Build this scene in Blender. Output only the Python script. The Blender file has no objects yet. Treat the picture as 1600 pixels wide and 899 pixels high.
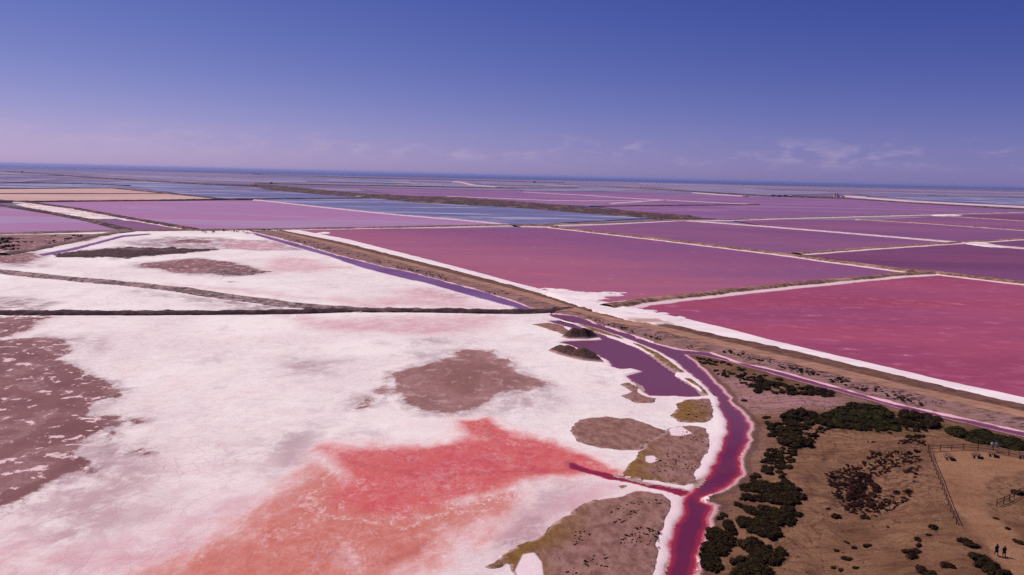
import bpy, bmesh, math, random
import numpy as np
from mathutils import Vector, Matrix
R = math.radians
random.seed(7)
sc = bpy.context.scene
COL = sc.collection

# ------------------------------------------------------------------ camera
CAM_H = 57.0          # drone height above the brine, metres
FPX = 1246.0          # focal length in pixels of a 1600 px wide frame (28 mm)
ROLL = math.atan(36.0 / 1600.0)
PITCH = math.atan(176.5 * math.cos(ROLL) / FPX)
fwd = np.array([0, math.cos(PITCH), -math.sin(PITCH)])
rt0 = np.array([1.0, 0, 0]); up0 = np.array([0, math.sin(PITCH), math.cos(PITCH)])
rt = rt0 * math.cos(ROLL) + up0 * math.sin(ROLL)
up = up0 * math.cos(ROLL) - rt0 * math.sin(ROLL)
cam = bpy.data.cameras.new("camera")
cam.lens = FPX / 1600 * 36; cam.sensor_width = 36; cam.clip_start = 1; cam.clip_end = 400000
co = bpy.data.objects.new("camera", cam); COL.objects.link(co)
co.matrix_world = Matrix(((rt[0], up[0], -fwd[0], 0), (rt[1], up[1], -fwd[1], 0), (rt[2], up[2], -fwd[2], CAM_H), (0, 0, 0, 1)))
sc.camera = co

# ------------------------------------------------------------------ sky, sun, exposure
SUN_EL = R(50); SUN_AZ = R(-53)          # azimuth from +Y, towards +X positive
def C(r, g, b):
    f = lambda c: (c / 255 / 12.92) if c <= 10 else ((c / 255 + 0.055) / 1.055) ** 2.4
    return (f(r), f(g), f(b), 1)
w = bpy.data.worlds.new("World"); sc.world = w; w.use_nodes = True
wt = w.node_tree; wt.nodes.clear()

class NB:
    """small node-graph helper"""
    def __init__(s, tree): s.t = tree; s.n = tree.nodes; s.l = tree.links
    def new(s, kind, **kw):
        n = s.n.new(kind)
        for k, v in kw.items(): setattr(n, k, v)
        return n
    def put(s, sock, v):
        if isinstance(v, bpy.types.NodeSocket): s.l.new(v, sock)
        elif v is not None: sock.default_value = v
    def math(s, op, a, b=None, c=None, clamp=False):
        n = s.new('ShaderNodeMath', operation=op); n.use_clamp = clamp
        s.put(n.inputs[0], a)
        if b is not None: s.put(n.inputs[1], b)
        if c is not None: s.put(n.inputs[2], c)
        return n.outputs[0]
    def add(s, a, b): return s.math('ADD', a, b)
    def sub(s, a, b): return s.math('SUBTRACT', a, b)
    def mul(s, a, b): return s.math('MULTIPLY', a, b)
    def mx(s, a, b): return s.math('MAXIMUM', a, b)
    def ss(s, x, lo, hi, a=0.0, b=1.0):
        n = s.new('ShaderNodeMapRange', interpolation_type='SMOOTHSTEP')
        s.put(n.inputs[0], x); n.inputs[1].default_value = lo; n.inputs[2].default_value = hi
        n.inputs[3].default_value = a; n.inputs[4].default_value = b
        return n.outputs[0]
    def mix(s, f, a, b, blend='MIX'):
        n = s.new('ShaderNodeMix', data_type='RGBA', blend_type=blend)
        s.put(n.inputs[0], f); s.put(n.inputs[6], a); s.put(n.inputs[7], b)
        return n.outputs[2]
    def pos(s): return s.new('ShaderNodeNewGeometry').outputs['Position']
    def scale(s, v, sx, sy, sz, rot=0):
        n = s.new('ShaderNodeMapping'); s.put(n.inputs[0], v)
        n.inputs['Scale'].default_value = (sx, sy, sz); n.inputs['Rotation'].default_value = (0, 0, rot)
        return n.outputs[0]
    def noise(s, v, sc_, det=4, rough=0.55, dist=0.0):
        n = s.new('ShaderNodeTexNoise'); s.put(n.inputs['Vector'], v)
        n.inputs['Scale'].default_value = sc_; n.inputs['Detail'].default_value = det
        n.inputs['Roughness'].default_value = rough; n.inputs['Distortion'].default_value = dist
        return n.outputs[0]
    def voro(s, v, sc_, feat='F1', rnd=1.0):
        n = s.new('ShaderNodeTexVoronoi', feature=feat); s.put(n.inputs['Vector'], v)
        n.inputs['Scale'].default_value = sc_; n.inputs['Randomness'].default_value = rnd
        return n.outputs[0]
    def attr(s, name): return s.new('ShaderNodeAttribute', attribute_name=name).outputs['Fac']
    def bump(s, h, strength=0.5, dist=0.1):
        n = s.new('ShaderNodeBump'); s.put(n.inputs['Height'], h)
        n.inputs['Strength'].default_value = strength; n.inputs['Distance'].default_value = dist
        return n.outputs[0]

nb = NB(wt)
sky = nb.new('ShaderNodeTexSky', sky_type='NISHITA')
sky.sun_disc = False; sky.sun_elevation = SUN_EL; sky.sun_rotation = SUN_AZ
sky.altitude = 60; sky.air_density = 1.0; sky.dust_density = 0.2; sky.ozone_density = 4.0
# violet grade of the whole dome, faint cloud bank all round the horizon
tc = nb.new('ShaderNodeTexCoord').outputs['Generated']
sep = nb.new('ShaderNodeSeparateXYZ'); wt.links.new(tc, sep.inputs[0])
elev = sep.outputs[2]
sk = nb.new('ShaderNodeSeparateColor'); wt.links.new(sky.outputs[0], sk.inputs[0])
def grade(k, pr, pb): return nb.mul(nb.mul(nb.math('POWER', sk.outputs[0], pr), nb.math('POWER', sk.outputs[2], pb)), k)
cc = nb.new('ShaderNodeCombineColor')
for i_, (k_, pr_, pb_) in enumerate([(0.0735, 1.54, 0.423), (0.1115, 1.02, 0.67), (0.915, 0.346, 0.575)]):
    wt.links.new(grade(k_, pr_, pb_), cc.inputs[i_])
cl_v = nb.scale(tc, 7, 7, 22)
cl = nb.noise(cl_v, 3.0, 6, 0.6, 0.3)
cl_big = nb.noise(nb.scale(tc, 1, 1, 1), 4.0, 2)
cl_band = nb.mul(nb.ss(elev, 0.008, 0.026), nb.ss(elev, 0.056, 0.034))
cl_f = nb.mul(nb.mul(nb.ss(nb.add(cl, nb.mul(nb.sub(cl_big, 0.5), 0.5)), 0.45, 0.70), cl_band), 0.34)
skyc = nb.mix(cl_f, cc.outputs[0], (5.2, 4.1, 6.0, 1))
bg = nb.new('ShaderNodeBackground'); bg.inputs[1].default_value = 0.1
wt.links.new(skyc, bg.inputs[0])
wo = nb.new('ShaderNodeOutputWorld'); wt.links.new(bg.outputs[0], wo.inputs[0])

sl = bpy.data.lights.new("sun", 'SUN'); sl.energy = 4.2; sl.angle = R(0.53); sl.color = (1.0, 0.93, 0.82)
so = bpy.data.objects.new("sun", sl); COL.objects.link(so)
sd = Vector((math.sin(SUN_AZ) * math.cos(SUN_EL), math.cos(SUN_AZ) * math.cos(SUN_EL), math.sin(SUN_EL)))
so.rotation_euler = sd.to_track_quat('Z', 'Y').to_euler()
so.location = sd * 500
sc.view_settings.view_transform = 'Standard'; sc.view_settings.look = 'None'
sc.view_settings.exposure = 0.0; sc.view_settings.gamma = 1.0; sc.view_settings.use_curve_mapping = False
sc.render.engine = 'CYCLES'
sc.cycles.volume_bounces = 0
sc.cycles.use_denoising = False

# ------------------------------------------------------------------ surveying helpers
def G(pts, z=0.0):
    """survey marks of the picture (1600 x 899) laid down on the level z: real ground points in metres"""
    p = np.atleast_2d(np.array(pts, float))
    x = (p[:, 0] - 800) / FPX; y = -(p[:, 1] - 449.5) / FPX
    d = fwd[None] + x[:, None] * rt[None] + y[:, None] * up[None]
    t = (z - CAM_H) / d[:, 2]
    return d[:, :2] * t[:, None]
def _h(ix, iy, seed):
    n = (ix * 374761393 + iy * 668265263 + seed * 974634777) & 0xffffffff
    n = ((n ^ (n >> 13)) * 1274126177) & 0xffffffff
    n = n ^ (n >> 16)
    return (n & 0xffff) / 65535.0
def vnoise(x, y, seed=0):
    ix = np.floor(x).astype(np.int64); iy = np.floor(y).astype(np.int64)
    fx = x - ix; fy = y - iy; fx = fx * fx * (3 - 2 * fx); fy = fy * fy * (3 - 2 * fy)
    a = _h(ix, iy, seed); b = _h(ix + 1, iy, seed); c = _h(ix, iy + 1, seed); d = _h(ix + 1, iy + 1, seed)
    return (a + (b - a) * fx) * (1 - fy) + (c + (d - c) * fx) * fy
def fbm(x, y, size, octv=4, seed=0):
    """-1..1"""
    s = 0; a = 1; t = 0; f = 1.0 / size
    for o in range(octv):
        s = s + a * (vnoise(x * f + 17.3 * o, y * f - 9.1 * o, seed + o) * 2 - 1); t += a; a *= 0.5; f *= 2.03
    return s / t
def sstep(x, lo, hi):
    t = np.clip((x - lo) / (hi - lo), 0, 1); return t * t * (3 - 2 * t)
def sdf(poly, X, Y):
    """signed distance, positive inside"""
    P = np.asarray(poly); Q = np.roll(P, -1, 0)
    d2 = np.full(X.shape, 1e18); ins = np.zeros(X.shape, bool)
    for (ax, ay), (bx, by) in zip(P, Q):
        ex, ey = bx - ax, by - ay; wx, wy = X - ax, Y - ay
        t = np.clip((wx * ex + wy * ey) / (ex * ex + ey * ey + 1e-12), 0, 1)
        d2 = np.minimum(d2, (wx - t * ex) ** 2 + (wy - t * ey) ** 2)
        c = ((ay > Y) != (by > Y))
        if abs(ey) > 1e-12:
            ins ^= c & (X < (bx - ax) * (Y - ay) / ey + ax)
    d = np.sqrt(d2)
    return np.where(ins, d, -d)
def sdfu(polys, X, Y):
    r = np.full(X.shape, -1e9)
    for p in polys: r = np.maximum(r, sdf(p, X, Y))
    return r
def resample(P, n):
    P = np.asarray(P, float); s = np.r_[0, np.cumsum(np.linalg.norm(np.diff(P[:, :2], axis=0), axis=1))]
    t = np.linspace(0, s[-1], n)
    return np.stack([np.interp(t, s, P[:, k]) for k in range(P.shape[1])], 1)

def link(name, me, mat=None, parent=None):
    o = bpy.data.objects.new(name, me); COL.objects.link(o)
    if mat: me.materials.append(mat)
    if parent: o.parent = parent
    return o
def tag(o, label=None, cat=None, group=None, kind=None):
    if label: o['label'] = label
    if cat: o['category'] = cat
    if group: o['group'] = group
    if kind: o['kind'] = kind
    return o
def empty(name, loc, rz=0):
    o = bpy.data.objects.new(name, None); COL.objects.link(o)
    o.location = loc; o.rotation_euler = (0, 0, rz); o.empty_display_size = 0.3
    return o
def mesh_np(name, V, F, smooth=True, attrs=None):
    V = np.asarray(V, np.float32); F = np.asarray(F, np.int32); k = F.shape[1]
    me = bpy.data.meshes.new(name)
    me.vertices.add(len(V)); me.vertices.foreach_set('co', V.ravel())
    me.loops.add(F.size); me.loops.foreach_set('vertex_index', F.ravel())
    me.polygons.add(len(F)); me.polygons.foreach_set('loop_start', np.arange(0, F.size, k, dtype=np.int32))
    if smooth: me.polygons.foreach_set('use_smooth', np.ones(len(F), bool))
    for a, v in (attrs or {}).items():
        at = me.attributes.new(a, 'FLOAT', 'POINT'); at.data.foreach_set('value', np.asarray(v, np.float32))
    me.update(calc_edges=True); me.validate()
    return me
def grid_mesh(name, x0, x1, y0, y1, dx, dy, fz, keep=None, attrs=None):
    nx = int((x1 - x0) / dx) + 1; ny = int((y1 - y0) / dy) + 1
    X, Y = np.meshgrid(np.linspace(x0, x1, nx), np.linspace(y0, y1, ny))
    X = X.ravel(); Y = Y.ravel()
    i = np.arange(nx * ny).reshape(ny, nx)
    F = np.stack([i[:-1, :-1].ravel(), i[:-1, 1:].ravel(), i[1:, 1:].ravel(), i[1:, :-1].ravel()], 1)
    if keep is not None:
        k = keep(X, Y); F = F[k[F].any(1)]
        used = np.unique(F); m = np.full(nx * ny, -1); m[used] = np.arange(len(used)); F = m[F]; X = X[used]; Y = Y[used]
    at = attrs(X, Y) if attrs else {}
    return mesh_np(name, np.stack([X, Y, fz(X, Y)], 1), F, True, at)
def strip_mesh(name, lines, n, sub, attrs_rows=None, wob=0.0, wsize=6.0, rough=0.0, rsize=2.0, seed=3):
    """surface lofted over parallel 3D lines; attrs_rows: {name: value per line}"""
    L = [resample(l, n) for l in lines]; rows = []; vals = {k: [] for k in (attrs_rows or {})}
    for a in range(len(L) - 1):
        for s in range(sub[a]):
            t = s / sub[a]; rows.append(L[a] * (1 - t) + L[a + 1] * t)
            for k in vals: vals[k].append(attrs_rows[k][a] * (1 - t) + attrs_rows[k][a + 1] * t)
    rows.append(L[-1])
    for k in vals: vals[k].append(attrs_rows[k][-1])
    A = np.array(rows); m = len(rows); V = A.reshape(-1, 3).copy()
    x, y = V[:, 0].copy(), V[:, 1].copy()
    if wob: V[:, 0] += wob * fbm(x, y, wsize, 3, seed); V[:, 1] += wob * fbm(x, y, wsize, 3, seed + 5)
    if rough:
        mask = np.ones((m, n)); mask[0] = 0; mask[-1] = 0
        V[:, 2] += rough * fbm(x, y, rsize, 4, seed + 9) * mask.ravel()
    i = np.arange(m * n).reshape(m, n)
    F = np.stack([i[:-1, :-1].ravel(), i[:-1, 1:].ravel(), i[1:, 1:].ravel(), i[1:, :-1].ravel()], 1)
    at = {k: np.repeat(np.array(v), n) for k, v in vals.items()}
    return mesh_np(name, V, F[:, ::-1], True, at)
def L3(px, z=0.0):
    g = G(px, z); return np.c_[g, np.full(len(g), z)]
def offset(P, d):
    """shift a polyline sideways (positive = to its left)"""
    P = np.asarray(P, float); T = np.gradient(P[:, :2], axis=0); T /= np.linalg.norm(T, axis=1)[:, None] + 1e-9
    Q = P.copy(); Q[:, 0] -= T[:, 1] * d; Q[:, 1] += T[:, 0] * d
    return Q
def setz(P, z): Q = np.array(P, float); Q[:, 2] = z; return Q
def flat_poly(name, P, z, mat):
    bm = bmesh.new(); vs = [bm.verts.new((x, y, z)) for x, y in P]
    f = bm.faces.new(vs)
    if f.normal.z == 0: f.normal_update()
    bm.normal_update()
    if f.normal.z < 0: f.normal_flip()
    bmesh.ops.triangulate(bm, faces=[f])
    me = bpy.data.meshes.new(name); bm.to_mesh(me); bm.free()
    return link(name, me, mat)

# ------------------------------------------------------------------ materials
def material(name, build, rough=0.9, spec=0.2):
    m = bpy.data.materials.new(name); m.use_nodes = True
    t = m.node_tree; b = t.nodes['Principled BSDF']
    b.inputs['Roughness'].default_value = rough; b.inputs['Specular IOR Level'].default_value = spec
    n = NB(t); r = build(n, b)
    if r is not None: n.put(b.inputs['Base Color'], r)
    return m
def gloss(n, b, fac, rough, normal):
    """turbid brine: coloured body under a weak wind-ruffled reflection"""
    b.inputs['Specular IOR Level'].default_value = 0.0
    g = n.new('ShaderNodeBsdfGlossy'); g.inputs['Roughness'].default_value = rough; n.put(g.inputs['Normal'], normal)
    m = n.new('ShaderNodeMixShader'); sl_ = n.noise(n.scale(n.pos(), 0.3, 1, 1, 0.3), 0.012, 6, 0.65, 0.4)
    n.put(m.inputs[0], n.ss(sl_, 0.38, 0.64, fac * 0.5, fac * 1.4))
    n.l.new(b.outputs[0], m.inputs[1]); n.l.new(g.outputs[0], m.inputs[2])
    n.l.new(m.outputs[0], n.n['Material Output'].inputs['Surface'])
def nrm(n, b, h, s=0.5, d=0.1): n.put(b.inputs['Normal'], n.bump(h, s, d))

def b_salt(n, b):
    p = n.pos()
    big = n.noise(p, 0.014, 5, 0.6, 0.5); mid = n.noise(n.scale(p, 1, 0.7, 1, 0.1), 0.08, 9, 0.7, 0.4)
    fine = n.noise(p, 0.7, 7, 0.75); st = n.noise(n.scale(p, 0.9, 0.8, 1, -0.2), 0.18, 10, 0.74, 0.4)
    c = n.mix(n.ss(big, 0.32, 0.68), C(242, 230, 228), C(232, 214, 214))
    c = n.mix(n.mul(n.ss(st, 0.46, 0.72), 0.42), c, C(208, 184, 192))
    c = n.mix(n.mul(n.ss(mid, 0.50, 0.74), 0.45), c, C(246, 234, 234))
    c = n.mix(n.mul(n.ss(mid, 0.46, 0.34), n.ss(st, 0.4, 0.6, 0.15, 0.5)), c, C(196, 172, 180))
    wsp = n.noise(n.scale(p, 0.8, 0.8, 1, 0.1), 0.25, 9, 0.75, 0.6)
    c = n.mix(n.mul(n.ss(n.math('ABSOLUTE', n.sub(wsp, 0.5)), 0.02, 0.0), n.ss(big, 0.4, 0.6, 0.0, 0.5)), c, C(188, 162, 172))
    # damp grey and pink tints; pink also carries the painted vignette towards the near edge
    g = n.mul(n.attr('grey'), n.ss(n.add(n.mul(st, 0.55), n.mul(mid, 0.55)), 0.44, 0.63))
    c = n.mix(n.math('MULTIPLY', g, 0.75, clamp=True), c, C(164, 136, 144))
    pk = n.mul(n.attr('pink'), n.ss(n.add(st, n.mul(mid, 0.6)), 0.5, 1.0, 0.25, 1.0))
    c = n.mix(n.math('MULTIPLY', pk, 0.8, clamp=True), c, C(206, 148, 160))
    # red brine lying in the crust
    v1 = n.noise(n.scale(p, 1, 0.55, 1, -0.9), 0.09, 10, 0.74, 0.4)
    v2 = n.noise(n.scale(p, 1, 0.7, 1, 0.2), 0.4, 9, 0.8, 0.3)
    vm = n.sub(n.add(n.mul(v1, 0.6), n.mul(v2, 0.4)), 0.5)
    wash = n.add(n.mx(n.attr('red'), n.attr('orange')), n.mul(vm, 2.2))
    c = n.mix(n.ss(wash, 0.0, 0.5, 0.0, 0.5), c, C(226, 166, 164))
    og = n.add(n.attr('orange'), n.mul(vm, 2.4))
    oc = n.mix(n.ss(v2, 0.36, 0.64), C(196, 104, 90), C(208, 130, 118))
    c = n.mix(n.ss(og, 0.25, 0.8, 0.0, 1.0), c, oc)
    rd = n.add(n.attr('red'), n.mul(vm, 2.0))
    rc = n.mix(n.ss(v2, 0.38, 0.66), C(202, 80, 84), C(214, 112, 110))
    rc = n.mix(n.ss(v1, 0.56, 0.40), rc, C(208, 98, 92))
    c = n.mix(n.ss(rd, 0.3, 0.85), c, rc)
    c = n.mix(n.mul(n.ss(rd, 1.45, 2.0), 0.55), c, C(186, 58, 74))
    rr = n.ss(n.mx(og, rd), 0.3, 0.6)
    veins = n.noise(n.scale(p, 0.9, 0.7, 1, 0.4), 0.22, 9, 0.76, 0.7)
    vv = n.mul(n.ss(n.math('ABSOLUTE', n.sub(veins, 0.5)), 0.018, 0.0), rr)
    c = n.mix(n.mul(vv, n.ss(mid, 0.42, 0.6, 0.05, 0.5)), c, C(232, 182, 184))
    pat = n.noise(n.scale(p, 1, 0.7, 1, 0.6), 0.15, 11, 0.82)
    c = n.mix(n.mul(n.mul(n.ss(pat, 0.54, 0.60), rr), n.ss(rd, 1.5, 0.6, 0.15, 0.75)), c, C(228, 176, 178))
    dk = n.noise(n.scale(p, 1, 0.7, 1, -0.6), 0.5, 7, 0.75, 0.4)
    c = n.mix(n.mul(n.mul(n.ss(dk, 0.64, 0.70), rr), 0.6), c, C(150, 58, 62))
    spk = n.noise(p, 2.2, 4, 0.8)
    c = n.mix(n.mul(n.ss(spk, 0.56, 0.7), 0.22), c, n.mix(0.65, c, C(120, 80, 90)))
    rim = n.mul(n.ss(n.math('ABSOLUTE', n.sub(rd, 0.30)), 0.05, 0.0), n.ss(fine, 0.42, 0.58))
    c = n.mix(n.mul(rim, 0.75), c, C(244, 216, 216))
    rim2 = n.mul(n.ss(n.math('ABSOLUTE', n.sub(n.mx(rd, og), 0.12)), 0.035, 0.0), n.ss(v2, 0.44, 0.56))
    c = n.mix(n.mul(rim2, n.ss(n.mx(n.attr('red'), n.attr('orange')), 0.03, 0.3, 0.0, 0.6)), c, C(206, 140, 146))
    crk = n.voro(n.scale(p, 1, 0.8, 1, 0.3), 0.35, 'DISTANCE_TO_EDGE')
    crk = n.mul(n.ss(crk, 0.06, 0.0), n.ss(n.noise(p, 0.025, 5, 0.7), 0.5, 0.62))
    c = n.mix(n.mul(crk, 0.4), c, C(196, 160, 170))
    grn = n.noise(p, 1.3, 8, 0.85)
    c = n.mix(n.ss(grn, 0.44, 0.30, 0.0, 0.36), c, n.mix(0.55, c, C(150, 118, 128)))
    c = n.mix(n.ss(grn, 0.58, 0.72, 0.0, 0.36), c, n.mix(0.6, c, C(255, 246, 244)))
    c = n.mix(n.mul(n.attr('lines'), n.ss(fine, 0.4, 0.6, 0.2, 0.7)), c, n.mix(0.6, c, C(158, 66, 74)))
    c = n.mix(n.mul(n.attr('whites'), n.ss(fine, 0.45, 0.6, 0.0, 0.55)), c, C(238, 202, 204))
    # brown mud where the crust is missing, with salt flakes left on it
    m1 = n.noise(n.scale(p, 1, 0.7, 1, 0.15), 0.13, 10, 0.74, 0.4)
    md = n.add(n.attr('mud'), n.mul(n.sub(m1, 0.5), 15.0))
    mm = n.mx(n.ss(md, -0.9, 1.4), n.mul(n.ss(md, -4.0, 1.0), n.ss(fine, 0.5, 0.6, 0.0, 0.7)))
    fl1 = n.noise(n.scale(p, 0.9, 0.8, 1, 0.1), 0.27, 9, 0.68, 0.3)
    flk = n.mul(n.ss(n.add(fl1, n.mul(n.ss(n.attr('mud'), 32, 0), 0.05)), 0.60, 0.645), n.attr('flakes'))
    mw = n.noise(n.scale(p, 1, 0.6, 1, 0.5), 0.05, 9, 0.72, 0.4)
    mudc = n.mix(n.ss(mw, 0.36, 0.64), C(118, 72, 76), C(142, 98, 100))
    mudc = n.mix(n.mul(n.ss(fine, 0.5, 0.7), 0.25), mudc, C(104, 64, 62))
    mudc = n.mix(n.mul(n.ss(n.math('ABSOLUTE', n.sub(mw, 0.55)), 0.018, 0.0), 0.4), mudc, C(176, 140, 144))
    mudc = n.mix(n.mul(n.ss(m1, 0.56, 0.68), 0.5), mudc, C(170, 128, 130))
    mudc = n.mix(n.ss(n.attr('flakes'), 0.85, 0.35), mudc, n.mix(0.75, mudc, n.mix(n.ss(mw, 0.38, 0.62), C(140, 96, 90), C(164, 120, 118))))
    mudc = n.mix(flk, mudc, C(226, 192, 196))
    c = n.mix(n.math('MINIMUM', mm, 1.0), c, mudc)
    halo = n.mul(n.ss(md, -5.0, -0.5), n.sub(1.0, mm))
    c = n.mix(n.mul(halo, n.ss(st, 0.42, 0.6, 0.05, 0.6)), c, C(168, 138, 146))
    # pink and white crust along the shore of the brine
    sh = n.add(n.attr('shore'), n.mul(n.sub(fine, 0.5), 1.6))
    c = n.mix(n.mul(n.ss(sh, -3.2, -1.2), n.ss(n.attr('red'), 0.7, 0.1, 0.0, 0.65)), c, C(236, 208, 214))
    c = n.mix(n.mul(n.ss(sh, -0.5, 0.5), n.attr('rednear')), c, C(212, 92, 100))
    nrm(n, b, n.add(n.add(n.mul(grn, 0.5), n.mul(st, 1.8)), n.mul(crk, 0.3)), 0.8, 0.16)
    n.put(b.inputs['Roughness'], n.ss(n.mx(rd, og), 0.3, 0.9, 0.85, 0.5))
    return c
M_salt = material('salt_crust', b_salt, 0.85, 0.15)

def b_bank(n, b):
    p = n.pos()
    big = n.noise(p, 0.06, 5, 0.6, 0.5); fine = n.noise(n.scale(p, 1, 0.6, 1, 0.6), 0.55, 8, 0.75)
    ed = n.attr('inside')
    e = n.add(ed, n.mul(n.sub(big, 0.5), 14.0))
    c = n.mix(n.ss(fine, 0.35, 0.65), C(118, 80, 72), C(158, 116, 108))
    c = n.mix(n.mul(n.ss(big, 0.5, 0.7), 0.5), c, C(166, 118, 124))
    olive = n.mix(n.ss(fine, 0.35, 0.65), C(112, 76, 44), C(136, 100, 54))
    c = n.mix(n.mul(n.attr('olive'), n.ss(e, 9.0, 2.0)), c, olive)
    tuft = n.noise(n.scale(p, 1, 0.5, 1, 0.3), 1.1, 5, 0.8)
    c = n.mix(n.mul(n.mul(n.ss(tuft, 0.57, 0.68), n.ss(big, 0.42, 0.6)), n.attr('tufts')), c, C(66, 42, 36))
    c = n.mix(n.ss(n.attr('salt'), 0.3, 0.7), c, C(232, 205, 212))
    c = n.mix(n.ss(n.add(ed, n.mul(n.sub(fine, 0.5), 0.8)), 0.75, 0.15), c, C(84, 56, 46))
    c = n.mix(n.mul(n.ss(n.add(ed, n.mul(n.sub(n.noise(p, 0.5, 8, 0.8), 0.5), 7.0)), 0.9, -0.3), 0.7), c, C(196, 160, 158))
    nrm(n, b, n.add(fine, n.mul(tuft, 0.6)), 0.9, 0.2)
    return c
M_bank = material('mud_bank', b_bank, 0.95, 0.1)

def b_channel(n, b):
    p = n.pos(); d = n.attr('depth'); red = n.attr('rednear')
    nz = n.noise(p, 0.45, 6, 0.7); n2 = n.noise(p, 0.06, 3)
    e = n.add(d, n.mul(n.sub(nz, 0.5), 1.5))
    deep = n.mix(red, C(114, 66, 94), C(104, 36, 66))
    deep = n.mix(n.mul(n.ss(n2, 0.4, 0.7), 0.35), deep, C(120, 62, 92))
    c = n.mix(n.ss(e, 1.5, 0.7), deep, n.mix(red, C(126, 66, 92), C(146, 40, 62)))
    c = n.mix(n.ss(e, 0.6, 0.1), c, n.mix(red, C(176, 120, 142), C(192, 96, 108)))
    gloss(n, b, 0.10, 0.15, n.bump(n.noise(n.scale(p, 1, 1.6, 1, 0.5), 1.5, 3), 0.08, 0.05))
    return c
M_channel = material('channel_brine', b_channel, 0.12, 0.22)
def b_ditch(n, b):
    p = n.pos(); d = n.attr('depth'); nz = n.noise(p, 0.3, 6, 0.7)
    e = n.add(d, n.mul(n.sub(nz, 0.5), 1.5))
    c = n.mix(n.ss(e, 1.2, 0.4), n.mix(n.ss(n.noise(p, 0.02, 3), 0.35, 0.65), C(112, 76, 120), C(128, 92, 140)), C(196, 156, 176))
    gloss(n, b, 0.14, 0.15, n.bump(nz, 0.05, 0.05)); return c
M_ditch = material('ditch_brine', b_ditch, 0.12, 0.2)

def pan_mat(name, a, bcol, grad=None, fleck=0.0, spec=0.12, streak=None, rot=0.35, rough=0.22):
    """shallow brine: two tints, optional drift towards a third along a compass direction, foam flecks"""
    def bld(n, b):
        p = n.pos()
        n1 = n.noise(n.scale(p, 0.35, 1, 1, rot), 0.008, 4, 0.55, 0.4)
        n2 = n.noise(n.scale(p, 0.22, 1, 1, rot), 0.06, 6, 0.65, 0.3)
        c = n.mix(n.ss(n.add(n.mul(n1, 0.7), n.mul(n2, 0.3)), 0.36, 0.64), a, bcol)
        if grad:
            (gx, gy, lo, hi), gc = grad
            sp = n.new('ShaderNodeSeparateXYZ'); n.put(sp.inputs[0], p)
            q = n.add(n.add(n.mul(sp.outputs[0], gx), n.mul(sp.outputs[1], gy)), n.mul(n.sub(n1, 0.5), 0.6 * (hi - lo)))
            c = n.mix(n.ss(q, lo, hi), c, gc)
        if streak:
            s1 = n.noise(n.scale(p, 0.35, 1, 1, rot + 0.2), 0.008, 8, 0.65, 0.9)
            c = n.mix(n.mul(n.ss(s1, 0.48, 0.6), 0.8), c, streak)
        if fleck:
            f1 = n.noise(n.scale(p, 0.6, 1, 1, rot + 0.5), 0.17, 8, 0.66, 0.5)
            f2 = n.noise(p, 0.02, 3)
            f = n.add(f1, n.mul(n.sub(f2, 0.5), 0.22))
            c = n.mix(n.mul(n.ss(f, 0.66, 0.70), fleck), c, C(226, 178, 190))
            c = n.mix(n.mul(n.ss(f, 0.50, 0.68), 0.4 * fleck), c, C(196, 110, 140))
        gloss(n, b, spec, rough, n.bump(n.noise(n.scale(p, 0.5, 1, 1, rot), 0.9, 4), 0.12, 0.06))
        return c
    return material(name, bld, rough, spec)

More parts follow.
